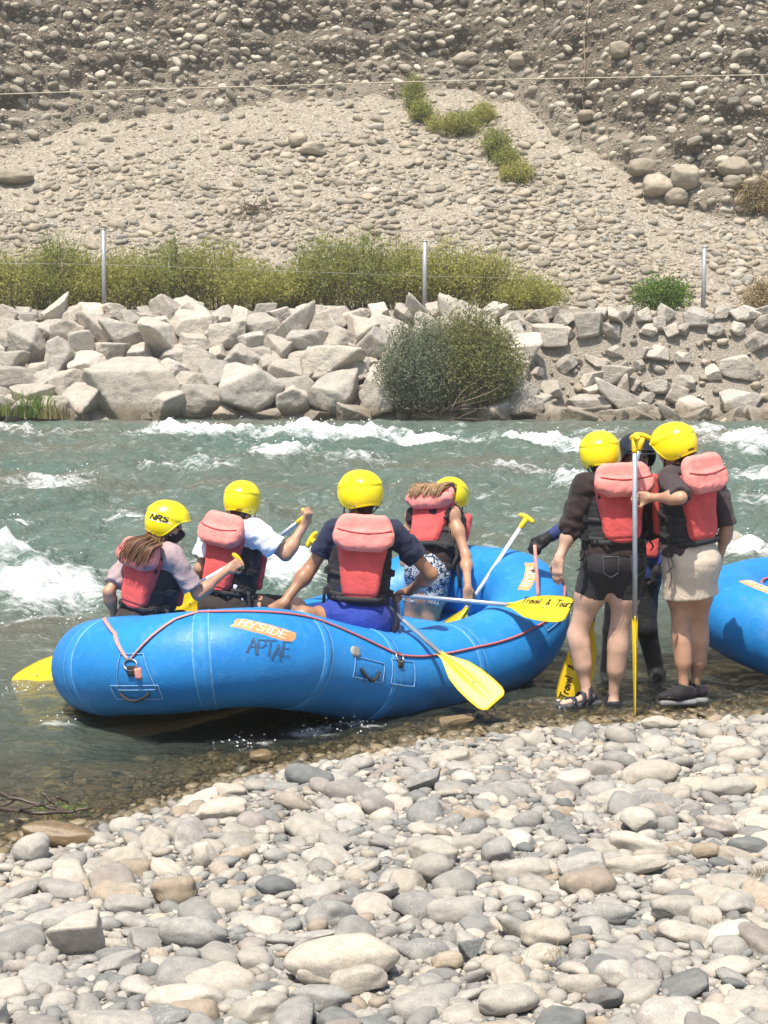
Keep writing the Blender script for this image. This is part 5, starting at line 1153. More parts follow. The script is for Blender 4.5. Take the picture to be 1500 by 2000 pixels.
def person(label, j, skin_m, opt):
    """j: joints in world coordinates"""
    J = {k: np.asarray(v, float) for k, v in j.items()}
    base = np.array([J['pelvis'][0], J['pelvis'][1], opt.get('base_z', 0.0)])
    root = empty('person', base, label, 'person', opt.get('group'))
    pel, nek, hd = J['pelvis'], J['neck'], J['head']; rt, fw, up = orth(nek - pel, J['shR'] - J['shL']); M = np.stack([rt, fw, up], -1)
    L = LN(nek - pel); w = opt.get('w', 0.155); hipw = opt.get('hip', 0.165); dep = opt.get('dep', 0.105); fat = opt.get('fat', 1.0)
    allp = np.stack(list(J.values())); lo, hi = allp.min(0) - 0.15, allp.max(0) + 0.15; hh = 0.0064
    hf = unit(J['look']) if 'look' in J else fw
    if 'look' in J: allp = np.stack([v for k, v in J.items() if k not in ('look', 'nL', 'nR', 'hL', 'hR', 'tL', 'tR')]); lo, hi = allp.min(0) - 0.15, allp.max(0) + 0.15
    B = Field(lo, hi, hh); tp = lambda z, y=0.0, x=0.0: pel + up * z * L + fw * y + rt * x
    def torso(F, inf, a=0.0, b=1.0, k=0.05):
        F.ell(tp(0.0), (hipw + inf, dep + 0.012 + inf, 0.115 + inf), M, k); F.ell(tp(0.30), (w * 0.90 + inf, dep * 0.95 + inf, 0.15 + inf), M, k); F.ell(tp(0.66, 0.0), (w + inf, dep + 0.01 + inf, 0.19 + inf), M, k)
        F.cone(J['shL'] + rt * 0.03, J['shR'] - rt * 0.03, 0.058 + inf, 0.058 + inf, 0.06)
    torso(B, 0.0)
    for s_ in (-1, 1): B.ell(tp(-0.06, -0.05, s_ * hipw * 0.44), (hipw * 0.54, 0.095, 0.10), M, 0.05)
    B.cone(nek - up * 0.03, hd - hf * 0.015 - up * 0.02, 0.058, 0.054, 0.03)
    hup = unit(J.get('headup', up * 0.4 + np.array([0, 0, 0.6]))); hr, hf, hup = orth(hup, np.cross(hf, hup)); HM = np.stack([hr, hf, hup], -1); hp = lambda x, y, z: hd + HM @ np.array([x, y, z])
    B.ell(hp(0, -0.005, 0.015), (0.074, 0.094, 0.100), HM, 0.03); B.ell(hp(0, 0.022, -0.055), (0.056, 0.070, 0.068), HM, 0.04); B.cone(hp(0, 0.06, -0.095), hp(0, 0.068, -0.098), 0.024, 0.022, 0.03)
    B.cone(hp(0, 0.086, 0.012), hp(0, 0.106, -0.026), 0.009, 0.014, 0.012); B.cone(hp(-0.03, 0.082, 0.024), hp(0.03, 0.082, 0.024), 0.011, 0.011, 0.02)
    for s_ in (-1, 1): B.ell(hp(s_ * 0.031, 0.090, 0.006), (0.015, 0.010, 0.009), HM, 0.012, sub=True); B.ell(hp(s_ * 0.074, -0.008, -0.012), (0.010, 0.019, 0.031), HM, 0.012); B.ell(hp(s_ * 0.035, 0.066, -0.03), (0.022, 0.018, 0.018), HM, 0.02)
    B.cone(hp(-0.018, 0.087, -0.056), hp(0.018, 0.087, -0.056), 0.009, 0.009, 0.01); B.cone(hp(-0.024, 0.098, -0.055), hp(0.024, 0.098, -0.055), 0.003, 0.003, 0.006, sub=True)
    ar = opt.get('arm', 1.0); lg = opt.get('leg', 1.0)
    for S in 'LR':
        sh, el, wr = J['sh' + S], J['el' + S], J['wr' + S]
        B.cone(sh, el, 0.047 * ar, 0.036 * ar, 0.04); B.ell(sh * 0.6 + el * 0.4, (0.044 * ar,) * 3, None, 0.05); B.ell(sh, (0.056 * ar,) * 3, None, 0.04)
        B.cone(el, wr, 0.037 * ar, 0.026 * ar, 0.025); B.ell(el * 0.72 + wr * 0.28, (0.041 * ar,) * 3, None, 0.05)
        hdv = J.get('h' + S, wr - el); nv = J.get('n' + S, np.cross(hdv, [0.3, 0.2, 1.0])); hand_into(B, wr, hdv, nv, opt.get('curl' + S, 0.35), opt.get('thumb' + S, 1), opt.get('hand', 0.95))
        hp_ = J.get('hip' + S, tp(-0.10, 0.0, (-1 if S == 'L' else 1) * hipw * 0.53)); kn, an = J['kn' + S], J['an' + S]; J['hip' + S] = hp_
        B.cone(hp_, kn, 0.088 * lg, 0.056 * lg, 0.06); B.ell(hp_ * 0.66 + kn * 0.34, (0.086 * lg,) * 3, None, 0.06); B.cone(kn, an, 0.050 * lg, 0.031 * (0.5 + 0.5 * lg), 0.05)
        sh_ = unit(an - kn); back = J.get('calf' + S, -fw); back = unit(back - sh_ * np.dot(back, sh_)); Lc = LN(an - kn); B.cone(kn + sh_ * Lc * 0.20 + back * 0.010, kn + sh_ * Lc * 0.50 + back * 0.012, 0.049 * lg, 0.043 * lg, 0.07)
        to = J.get('to' + S)
        if to is not None: B.cone(an + np.array([0, 0, -0.005]), an - unit(to - an) * 0.03 + np.array([0, 0, -0.045]), 0.032, 0.028, 0.02); B.cone(an + np.array([0, 0, -0.035]), to, 0.032, 0.022, 0.03, flat=((0, 0, 1.0), 0.75))
    V, Fa = B.mesh(); body = mesh_ob('body', relax(V, Fa, 1, 0.4), Fa, skin_m, root)
    def garment(name, mat, build, amp=0.004, freq=11, seed=1, it=1, box=None, h=0.0078):
        if box is None: F = Field(lo, hi, h)
        else: q = np.stack(box); F = Field(q.min(0) - 0.16, q.max(0) + 0.16, h)
        build(F)
        if amp: F.rough(amp, freq, seed)
        V_, F_ = F.mesh(); return mesh_ob(name, relax(V_, F_, it), F_, mat, root)
    sl = opt.get('sleeve', 0.62); si = opt.get('sleeve_r', 0.062)
    if 'shirt' in opt:
        def f(F):
            torso(F, 0.012 * fat + opt.get('shirt_loose', 0.006)); hem = opt.get('hem', -0.02)
            F.cone(tp(hem), tp(0.3), hipw + 0.022, w + 0.02, 0.05, cut=(True, False), flat=(fw, 0.75)); F.half(tp(hem), -up); 
            for S in 'LR':
                if S in opt.get('skip_sleeve', ''): continue
                sh, el, wr = J['sh' + S], J['el' + S], J['wr' + S]
                if sl <= 1: F.cone(sh, sh + (el - sh) * sl, si * ar, (si + 0.004) * ar, 0.03, cut=(False, True))
                else: F.cone(sh, el, si * ar, (si - 0.006) * ar, 0.03); F.cone(el, el + (wr - el) * (sl - 1), (si - 0.006) * ar, (si - 0.012) * ar, 0.02, cut=(False, True))
            F.cone(nek - up * 0.05, nek + up * 0.012, 0.085, 0.066, 0.03, cut=(False, True)); F.a -= 0.007
        garment(opt.get('shirt_name', 't_shirt'), opt['shirt'], f, opt.get('fold', 0.012), 10, opt.get('seed', 1), box=[tp(-0.1), nek, hd * 0.3 + nek * 0.7] + [J['sh' + S] for S in 'LR'] + [J['el' + S] for S in 'LR'] + ([J['wr' + S] for S in 'LR'] if sl > 1 else []) + [tp(0, 0, 0.1), tp(0, 0, -0.1)])
    if 'shorts' in opt:
        def f(F):
            F.ell(tp(-0.02), (hipw + 0.016, dep + 0.028, 0.115), M, 0.04); F.cone(tp(-0.02), tp(0.16), hipw + 0.012, w + 0.012, 0.03, cut=(False, True), flat=(fw, 0.72))
            for s_ in (-1, 1): F.ell(tp(-0.06, -0.05, s_ * hipw * 0.44), (hipw * 0.60, 0.108, 0.11), M, opt.get('short_k', 0.10))
            for S in 'LR':
                a, b = J['hip' + S], J['kn' + S]; q = opt.get('short_len', 0.55); F.cone(a, a + (b - a) * q, 0.102 * lg, (0.092 if q < 0.7 else 0.080) * lg, opt.get('short_k', 0.10) * 0.6, cut=(False, True))
            F.a -= 0.005
        garment(opt.get('shorts_name', 'shorts'), opt['shorts'], f, opt.get('sfold', 0.005), 11, 7, box=[tp(0.2), tp(0, 0, 0.1), tp(0, 0, -0.1), tp(0, -0.06)] + [J['hip' + S] for S in 'LR'] + [J['kn' + S] for S in 'LR'])
    if 'vest' in opt: life_vest(root, pel + up * opt['vest'].get('z', 0.03), rt, fw, up, L * opt['vest'].get('k', 1.0), opt['vest'].get('w', w), opt['vest'].get('seed', 0), opt['vest'].get('hang', ((1, 0.2), (-1, 0.25))), True, opt['vest'].get('tilt', 0.0), opt['vest'].get('back', 0.0), float(np.dot((J['shL'] + J['shR']) / 2 - pel, up)) - opt['vest'].get('z', 0.03))
    if opt.get('helmet', True): helmet(root, hp(0, 0.0, 0.028), hf, hup, opt.get('hsize', 1.0), opt.get('hmat'), opt.get('brand'), opt.get('peak', False))
    if opt.get('hair_m', 1) is not None:
        def f(F): F.ell(hp(0, -0.010, 0.010), (0.079, 0.096, 0.104), HM, 0.02); F.cone(hp(0, -0.055, -0.04), hp(0, -0.058, -0.085), 0.052, 0.044, 0.04); F.half(hp(0, 0.0, -0.105), -hup); F.half(hp(0, 0.035, 0.0), HM @ np.array([0, 1.0, -0.35]))
        q = garment('hair_under_helmet', opt.get('hair_m', HAIR_DK), f, 0.003, 30, 4, box=[hd - 0.02, hd + 0.02], h=0.0062)
    if 'eyes' in opt:
        for s_ in (-1, 1):
            mb = MB(); 
            V_, F_ = D2 * np.array([0.011, 0.011, 0.011]) + hp(s_ * 0.031, 0.079, 0.006), F2; mesh_ob('eye', V_, F_, M_EYE, root)
            P = [hp(s_ * 0.014, 0.094, 0.027), hp(s_ * 0.032, 0.092, 0.031), hp(s_ * 0.05, 0.080, 0.025)]; MB().tube(P, [0.003, 0.004, 0.002], 6).ob('eyebrow', HAIR_DK, root)
    return dict(root=root, J=J, hp=hp, tp=tp, rt=rt, fw=fw, up=up, M=M, HM=HM, garment=garment, L=L, lo=lo, hi=hi)
def strands(root, guides, n, r, mat, spread, rng, name='hair', m=14):
    """guides: list of splines; strands follow blends of neighbouring guides"""
    out = []
    for _ in range(n):
        i = rng.integers(0, len(guides) - 1) if len(guides) > 1 else 0; t = rng.uniform(); a, b = np.asarray(guides[i], float), np.asarray(guides[min(i + 1, len(guides) - 1)], float)
        P = spline(a * (1 - t) + b * t, m); ln = rng.uniform(0.75, 1.0); P = spline(P, m)[:max(5, int(m * ln))]
        o = rng.normal(0, spread, 3); wv = rng.normal(0, spread * 0.7, 3); s_ = np.linspace(0, 1, len(P))[:, None]; out.append(P + o * (0.4 + 0.6 * s_) + wv * np.sin(s_ * 5 + rng.uniform(0, 6)))
    V, F, rn = tubes_mesh(out, r, 4, rng); return mesh_ob(name, V, F, mat, root, True, {'rnd': rn})
HR = np.random.default_rng(90)

# ---- man in navy, seated on the near tube with his back to us
y = 10.22
P3 = person('man in navy t-shirt and blue shorts seated on the near raft side',
    dict(pelvis=at(697, 1203, y), neck=at(708, 1016, y + 0.03), head=at(704, 971, y + 0.05), look=(-0.55, 0.8, -0.1), shL=at(652, 1038, y), shR=at(770, 1040, y + 0.03),
         elL=at(608, 1108, y + 0.05), wrL=at(552, 1180, y - 0.10), hL=(-0.75, 0.0, -0.45), nL=(0.25, -0.75, 0.5), elR=at(842, 1122, y + 0.10), wrR=at(798, 1156, y + 0.34), hR=(-0.7, 0.7, -0.1), nR=(0.3, -0.5, 0.8),
         knL=at(592, 1204, y - 0.22), anL=at(604, 1310, y + 0.15), knR=at(760, 1175, y + 0.6), anR=at(770, 1290, y + 0.6), hipL=at(660, 1214, y - 0.03), hipR=at(734, 1214, y + 0.05)), SK_TAN,
    dict(shirt=C_NAVY, sleeve=0.60, hem=-0.02, w=0.160, hip=0.168, shorts=C_SHORT, short_len=0.58, base_z=0.4, arm=1.08, hsize=1.04, brand=[(math.pi - 0.75, -0.36, 0.010, False)], curlL=0.75, curlR=0.6, thumbL=-1, thumbR=1, seed=3,
         vest=dict(seed=1, w=0.165, z=0.06, k=0.92, hang=((1, 0.26), (-1, 0.42)))))
_p = P3; a_ = np.linspace(R(-150), R(-30), 14); _q = np.stack([0.172 * np.cos(a_), 0.150 * np.sin(a_), np.full(14, 0.012)], 1) @ _p['M'].T + _p['tp'](0.0)
MB().ribbon(_q, _p['up'], 0.012, 0.006).ob('waistband', C_TEAL, _p['root'])
# ---- man in white, seated on the far tube, turned to the right
y = 11.35
P2 = person('man in white t-shirt and dark shorts on the far raft side raising a fist',
    dict(pelvis=at(444, 1178, y), neck=at(470, 1022, y + 0.02), head=at(472, 984, y + 0.03), look=(0.25, 0.95, -0.1), shL=at(412, 1046, y + 0.10), shR=at(500, 1040, y - 0.14),
         elL=at(392, 1110, y + 0.05), wrL=at(400, 1160, y + 0.2), elR=at(558, 1084, y - 0.14), wrR=at(595, 1024, y - 0.04), hR=(0.35, -0.1, 0.93), nR=(0.75, -0.6, -0.2),
         knL=at(540, 1182, y + 0.30), anL=at(545, 1290, y + 0.3), knR=at(580, 1186, y + 0.02), anR=at(585, 1300, y + 0.05), hipL=at(440, 1188, y + 0.1), hipR=at(465, 1190, y - 0.04)), SK_MID,
    dict(shirt=C_WHITE, sleeve=0.68, sleeve_r=0.074, hem=-0.03, w=0.158, hip=0.160, shorts=C_BROWN, short_len=0.86, base_z=0.4, arm=1.08, hsize=0.98, brand=[(math.pi - 0.25, -0.42, 0.011, False)], curlR=1.0, thumbR=1, seed=5, fold=0.014, vest=dict(seed=2, w=0.165, hang=((1, 0.26),), back=0.01)))
# ---- masked woman at the left
y = 10.70
P1 = person('woman in mauve t-shirt and black face mask at the left end of the raft',
    dict(pelvis=at(287, 1206, y), neck=at(312, 1072, y), head=at(325, 1026, y + 0.02), look=(0.98, -0.05, -0.14), headup=(0.18, 0.0, 0.98), shL=at(256, 1090, y + 0.10), shR=at(340, 1088, y - 0.12),
         elL=at(212, 1156, y - 0.05), wrL=at(226, 1212, y + 0.05), elR=at(386, 1162, y - 0.10), wrR=at(446, 1112, y + 0.14), hR=(0.8, 0.1, 0.5), nR=(0.1, -0.95, 0.3),
         knL=at(350, 1210, y + 0.45), anL=at(350, 1310, y + 0.5), knR=at(400, 1215, y + 0.25), anR=at(405, 1310, y + 0.3)), SK_MID,
    dict(shirt=C_MAUVE, sleeve=0.78, sleeve_r=0.070, w=0.140, hip=0.155, shorts=C_BROWN, base_z=0.4, arm=0.88, hand=0.88, hsize=1.0, eyes=True, brand=[(math.pi / 2 + 0.25, 0.18, 0.027, True)], curlR=0.95, thumbR=1, seed=8, hair_m=HAIR_BR, vest=dict(seed=4, w=0.152, hang=((1, 0.10),), back=0.01)))
_p = P1; hp = _p['hp']
def f(F): F.ell(hp(0, 0.040, -0.056), (0.068, 0.072, 0.058), _p['HM'], 0.02); F.cone(hp(0, 0.08, -0.02), hp(0, 0.112, -0.038), 0.020, 0.020, 0.03); F.half(hp(0, 0.0, -0.002), _p['HM'] @ np.array([0, -0.10, 1.0])); F.half(hp(0, 0.008, 0), _p['HM'] @ np.array([0, -1.0, 0]))
_p['garment']('face_mask', C_MASK, f, 0.002, 20)
_o = _p['rt']; _g = []
for x in (-0.07, -0.02, 0.03, 0.08): _g.append([hp(x * 0.8, -0.085, -0.03), hp(x, -0.10, -0.075) , _p['tp'](1.15, -0.15, x * 1.2 + 0.05), _p['tp'](1.09, -0.225, x * 1.5 + 0.04), _p['tp'](0.98, -0.252, x * 1.6 + 0.03), _p['tp'](0.86, -0.266, x * 1.7 + 0.02), _p['tp'](0.74, -0.266, x * 1.6 + 0.02)])
strands(_p['root'], _g, 170, 0.0042, HAIR_BR, 0.007, HR)
_g = [[hp(0.07, 0.02, 0.02), hp(0.085, 0.02, -0.06), hp(0.095, 0.03, -0.13), _p['tp'](0.94, 0.04, 0.19), _p['tp'](0.72, 0.06, 0.215)], [hp(0.07, -0.05, 0.0), hp(0.088, -0.06, -0.07), hp(0.09, -0.08, -0.13), _p['tp'](0.98, -0.06, 0.14), _p['tp'](0.80, -0.04, 0.21)]]
strands(_p['root'], _g, 110, 0.004, HAIR_BR, 0.008, HR)
# ---- blond woman leaning over inside the raft
y = 11.75
P4 = person('blond woman in patterned shorts leaning over inside the raft, arm on a paddle',
    dict(pelvis=at(838, 1112, y), neck=at(866, 990, y + 0.22), head=at(880, 975, y + 0.35), look=(0.45, 0.8, -0.5), headup=(0.12, 0.30, 0.9), shL=at(806, 1008, y + 0.24), shR=at(884, 1004, y + 0.04),
         elL=at(790, 1080, y + 0.25), wrL=at(800, 1150, y + 0.25), elR=at(910, 1086, y - 0.12), wrR=at(914, 1150, y - 0.45), hR=(0.0, -0.15, -1.0), nR=(0.25, -0.95, 0.1),
         knL=at(800, 1240, y + 0.05), anL=at(800, 1330, y + 0.1), knR=at(838, 1244, y - 0.02), anR=at(842, 1330, y)), SK_BLON,
    dict(shirt=C_SWEAT, sleeve=0.05, sleeve_r=0.05, w=0.140, hip=0.134, short_k=0.05, shorts=C_PRINT, short_len=0.42, base_z=0.2, arm=0.92, leg=0.95, hand=0.9, hsize=0.98, curlR=0.75, thumbR=-1, seed=11, hair_m=HAIR_BL, vest=dict(seed=5, w=0.172, hang=((1, 0.30), (1, 0.18)), z=0.08, k=0.98)))
_p = P4; hp = _p['hp']; _g = []
for x in (-0.13, -0.06, 0.02, 0.09, 0.15): _g.append([hp(0.02 + x * 0.3, -0.09, -0.03), _p['tp'](1.20, -0.12, x * 0.8 + 0.03), _p['tp'](1.175, -0.19, x + 0.015), _p['tp'](1.09, -0.238, x), _p['tp'](0.98, -0.252, x - 0.01), _p['tp'](0.88, -0.250, x - 0.015)])
strands(_p['root'], _g, 240, 0.0042, HAIR_BL, 0.007, HR)
_g = [[hp(0.06, -0.04, -0.03), hp(0.09, -0.05, -0.10), J_ + np.array([0.03, -0.03, -0.06]), J_ + np.array([0.045, -0.05, -0.20]), J_ + np.array([0.05, -0.04, -0.30])] for J_ in (_p['J']['shR'], _p['J']['shR'] + np.array([-0.04, -0.03, 0.0]))]
strands(_p['root'], _g, 110, 0.004, HAIR_BL, 0.008, HR)
# ---- woman in black shorts, standing
y = 10.3
P5 = person('woman in black shorts and dark sweatshirt standing at the water edge',
    dict(pelvis=at(1197, 1090, y), neck=at(1192, 930, y + 0.03), head=at(1173, 893, y + 0.05), look=(0.35, 0.9, -0.15), headup=(-0.15, 0, 1), shL=at(1143, 950, y - 0.04), shR=at(1252, 948, y + 0.08),
         elL=at(1116, 1032, y - 0.03), wrL=at(1091, 1094, y - 0.08), hL=(-0.1, -0.1, -1.0), nL=(-0.6, -0.8, 0.0), elR=at(1272, 1030, y + 0.12), wrR=at(1262, 1050, y + 0.32),
         hipL=at(1165, 1120, y), hipR=at(1226, 1120, y), knL=at(1128, 1240, y + 0.03), anL=at(1146, 1352, y), toL=at(1100, 1374, y - 0.08), knR=at(1208, 1246, y + 0.03), anR=at(1198, 1364, y + 0.05), toR=at(1190, 1378, y + 0.22)), SK_FAIR,
    dict(shirt=C_SWEAT, shirt_name='sweatshirt', sleeve=1.06, sleeve_r=0.080, hem=0.02, w=0.158, hip=0.182, dep=0.118, shorts=C_DENIM, short_len=0.36, short_k=0.035, leg=1.02, arm=1.0, brand=[(math.pi + 0.3, -0.45, 0.011, False)], curlL=0.30, thumbL=1, seed=14, fold=0.016, sfold=0.0012,
         vest=dict(seed=6, w=0.172, hang=((-1, 0.20), (1, 0.10), (-1, 0.14)), back=0.012, z=0.055)))
# ---- woman in beige skirt
y = 10.3
P7 = person('woman in beige skirt and black sneakers holding an upright paddle, standing at the right',
    dict(pelvis=at(1345, 1088, y), neck=at(1335, 912, y - 0.03), head=at(1318, 876, y - 0.02), look=(-0.75, 0.62, -0.45), headup=(-0.18, 0.05, 1), shL=at(1306, 936, y - 0.12), shR=at(1396, 942, y + 0.10),
         elL=at(1330, 972, y - 0.36), wrL=at(1266, 972, y - 0.22), hL=(-1, 0.0, 0.05), nL=(0.05, 1.0, 0.1), elR=at(1420, 1030, y + 0.06), wrR=at(1405, 1090, y + 0.14), hR=(-0.05, 0.15, -1), nR=(0.8, -0.5, 0),
         hipL=at(1325, 1122, y + 0.03), hipR=at(1368, 1122, y - 0.02), knL=at(1330, 1232, y + 0.02), anL=at(1336, 1350, y - 0.02), toL=at(1300, 1375, y - 0.04), knR=at(1366, 1232, y + 0.06), anR=at(1358, 1346, y + 0.10), toR=at(1332, 1367, y + 0.12)), SK_MID,
    dict(shirt=C_CHAR, hem=0.07, sleeve=0.95, sleeve_r=0.066, w=0.142, hip=0.165, leg=0.88, arm=0.92, hand=0.92, brand=[(math.pi + 0.35, -0.32, 0.012, False)], curlL=0.95, thumbL=1, curlR=0.5, seed=17, vest=dict(seed=7, w=0.150, hang=((-1, 0.30), (-1, 0.2)), z=0.055)))
_p = P7
def f(F): F.cone(_p['tp'](0.14), _p['tp'](-0.42), 0.165, 0.182, 0.03, cut=(True, True), flat=(_p['fw'], 0.80)); F.ell(_p['tp'](-0.06, -0.05), (0.165, 0.135, 0.12), _p['M'], 0.08); F.a -= 0.008
_p['garment']('skirt', C_BEIGE, f, 0.005, 8, 9, box=[_p['tp'](0.2), _p['tp'](-0.45), _p['tp'](0, 0, 0.1), _p['tp'](0, 0, -0.1)])
# ---- guide in a black helmet, facing us behind the two women
y = 11.25
P6 = person('river guide in black helmet and face cover between the two standing women, facing us',
    dict(pelvis=at(1236, 1120, y), neck=at(1246, 945, y), head=at(1243, 893, y - 0.04), look=(0.15, -1.0, -0.15), shR=at(1192, 965, y + 0.02), shL=at(1290, 965, y - 0.02),
         elR=at(1132, 1012, y + 0.10), wrR=at(1064, 1054, y - 0.02), hR=(-0.75, -0.25, -0.55), nR=(0.2, -0.6, 0.8), elL=at(1292, 1050, y - 0.05), wrL=at(1284, 1112, y - 0.12), hL=(-0.15, -0.1, -1), nL=(0.6, -0.7, 0),
         knR=at(1198, 1230, y + 0.05), anR=at(1185, 1335, y + 0.1), toR=at(1182, 1346, y - 0.04), knL=at(1262, 1226, y - 0.08), anL=at(1282, 1312, y), toL=at(1284, 1326, y - 0.12), calfL=(0, 1, 0), calfR=(0, 1, 0)), SK_TAN,
    dict(shirt=C_RASH, shirt_name='rash_guard', sleeve=1.86, sleeve_r=0.050, w=0.15, hip=0.15, shorts=C_NEO, shorts_name='wetsuit_trousers', short_len=1.0, leg=0.86, arm=0.95, hmat=H_BLK, peak=True, eyes=True, curlR=0.85, curlL=0.6, thumbR=1, thumbL=-1, seed=21, hair_m=None, fold=0.003, vest=dict(seed=9, w=0.155, hang=())))
_p = P6; hp = _p['hp']; J6 = _p['J']
def f(F):
    F.ell(hp(0, 0.028, -0.06), (0.070, 0.080, 0.072), _p['HM'], 0.03); F.cone(hp(0, 0.0, -0.10), hp(0, -0.01, -0.18), 0.068, 0.075, 0.04); F.cone(hp(0, 0.08, -0.02), hp(0, 0.112, -0.035), 0.018, 0.018, 0.03); F.half(hp(0, 0, -0.004), _p['HM'] @ np.array([0, 0, 1.0]))
_p['garment']('neck_gaiter', C_BUFF, f, 0.004, 18)
def f(F):
    for S in 'LR':
        kn, an = J6['kn' + S], J6['an' + S]; F.cone(J6['hip' + S], kn, 0.090, 0.060, 0.03); F.cone(kn, an + unit(an - kn) * 0.03, 0.060, 0.046, 0.03)
        F.cone(an, J6['to' + S], 0.040, 0.028, 0.03)
    F.a -= 0.010
_p['garment']('wetsuit_legs', C_NEO, f, 0.002, 10)
for S, th_, cu in (('R', 1, 0.85), ('L', -1, 0.6)):
    def f(F, S=S, th_=th_, cu=cu):
        hand_into(F, J6['wr' + S], J6['h' + S], J6['n' + S], cu, th_, 1.04, k=0.010); d = unit(J6['wr' + S] - J6['el' + S]); F.cone(J6['wr' + S] - d * 0.05, J6['wr' + S] + d * 0.02, 0.034, 0.034, 0.015, cut=(True, False))
        F.a -= 0.003
    _p['garment']('glove', C_NEO, f, 0.0, 10)
# ---- footwear
def shoe(p, S, mat, root):
    an, to = p['J']['an' + S], p['J']['to' + S]; d = to - an; d[2] = 0; d = unit(d); sd = np.array([-d[1], d[0], 0]); g = np.array([an[0], an[1], 0.0]); z0 = min(an[2] - 0.085, 0.0) + 0.0
    z0 = an[2] - 0.082; M = np.stack([d, sd, [0, 0, 1.0]], -1); c = lambda x, z, y=0.0: g + d * x + sd * y + np.array([0, 0, z0 + z])
    F = Field(c(0, 0) - 0.3, c(0, 0) + 0.3, 0.0058); F.cone(c(-0.035, 0.07), c(0.05, 0.066), 0.044, 0.044, 0.03); F.cone(c(0.05, 0.060), c(0.140, 0.050), 0.044, 0.032, 0.04, flat=((0, 0, 1.0), 0.9)); F.cone(c(0, 0.08), c(-0.012, 0.120), 0.046, 0.046, 0.02, cut=(False, True)); F.half(c(0, 0.02), (0, 0, -1)); F.rough(0.0025, 30, 2); V, Fa = F.mesh(); up_ = mesh_ob('shoe', V, Fa, M_SHOE, root)
    F = Field(c(0, 0) - 0.3, c(0, 0) + 0.3, 0.0055); F.box(c(0.045, 0.016), (0.118, 0.040, 0.019), 0.016, M, 0.02); F.cone(c(-0.035, 0.016), c(-0.036, 0.016), 0.045, 0.045, 0.03, flat=((0, 0, 1.0), 0.42)); V, Fa = F.mesh(); mesh_ob('sole', V, Fa, M_SOLE, up_, origin=np.array(root.location))
    for k in range(5):
        x = 0.03 + 0.02 * k; P = spline([c(x, 0.055, -0.042), c(x + 0.004, 0.088 - 0.008 * k, 0), c(x, 0.055, 0.042)], 9); mb = MB().tube(P, 0.003, 6); mesh_ob('lace', np.concatenate(mb.V), mb.F, M_GREYV, up_, origin=np.array(root.location))
for S in 'LR': shoe(P7, S, M_SHOE, P7['root'])
def sandal(p, S, root):
    an, to = p['J']['an' + S], p['J']['to' + S]; d = to - an; d[2] = 0; d = unit(d); sd = np.array([-d[1], d[0], 0]); z0 = an[2] - 0.080; M = np.stack([d, sd, [0, 0, 1.0]], -1); c = lambda x, z, y=0.0: np.array([an[0], an[1], z0 + z]) + d * x + sd * y
    F = Field(c(0, 0) - 0.3, c(0, 0) + 0.3, 0.0055); F.box(c(0.06, 0.008), (0.15, 0.046, 0.018), 0.015, M, 0.02); V, Fa = F.mesh(); so = mesh_ob('sandal', V, Fa, M_SOLED, root)
    for x, zt, w_ in ((0.125, 0.058, 0.03), (0.055, 0.088, 0.028), (0.01, 0.125, 0.026)):
        a = np.linspace(0, np.pi, 13); P = np.stack([c(x - 0.02 * math.sin(t), 0.012 + (zt - 0.012) * math.sin(t) ** 0.8, 0.049 * math.cos(t)) for t in a]); mb = MB().ribbon(P, d, w_, 0.006); mesh_ob('sandal_strap', np.concatenate(mb.V), mb.F, M_SANDAL, so, origin=np.array(root.location))
    P = [c(0.0, 0.03, 0.046), c(-0.05, 0.055, 0.03), c(-0.066, 0.06, 0), c(-0.05, 0.055, -0.03), c(0.0, 0.03, -0.046)]; mb = MB().ribbon(spline(P, 14), np.array([0, 0, 1.0]), 0.03, 0.006); mesh_ob('sandal_strap', np.concatenate(mb.V), mb.F, M_SANDAL, so, origin=np.array(root.location))
for S in 'LR': sandal(P5, S, P5['root'])
# pockets and seam of the black shorts
_p = P5; M_STITCH = plain('grey_stitching', (0.12, 0.115, 0.12), 0.8)
_so = [o for o in _p['root'].children if o.name.startswith('shorts')][0]; _vv = np.array([v.co[:] for v in _so.data.vertices]) + np.array(_p['root'].location) - _p['tp'](0.0); _vv = _vv @ _p['M']
def back_pt(x, z, off=0.002):
    c = _vv[(np.abs(_vv[:, 0] - x) < 0.014) & (np.abs(_vv[:, 2] - z) < 0.014)]
    return None if not len(c) else _p['tp'](0.0) + _p['M'] @ np.array([x, c[:, 1].min() - off, z])
for s_ in (-1, 1):
    out = [(0.040, 0.02), (0.140, 0.025), (0.138, -0.075), (0.090, -0.105), (0.045, -0.078), (0.040, 0.02)]; q = []
    for (a, b) in zip(out[:-1], out[1:]):
        for t in np.linspace(0, 1, 8)[:-1]: w_ = back_pt(s_ * (a[0] + (b[0] - a[0]) * t), a[1] + (b[1] - a[1]) * t); q += [] if w_ is None else [w_]
    if len(q) > 6: MB().tube(np.array(q + q[:1]), 0.0018, 5, cap=False).ob('pocket_stitching', M_STITCH, _p['root'])
# the strap in the guide's hand
_h = J6['wrR'] + unit(J6['hR']) * 0.09; _e = RA.pt(*RA.find(1052, 1168), 0.0)
mesh_ob('lead_strap', *(lambda mb: (np.concatenate(mb.V), mb.F))(MB().ribbon(spline([_h + np.array([0, -0.01, 0.02]), (_h + _e) / 2 + np.array([0.0, -0.03, 0]), _e], 10), np.array([1.0, 0, 0]), 0.022, 0.004)), M_PINK, None, label='faded pink strap running from the guide hand down to the raft', cat='strap', origin=_e)
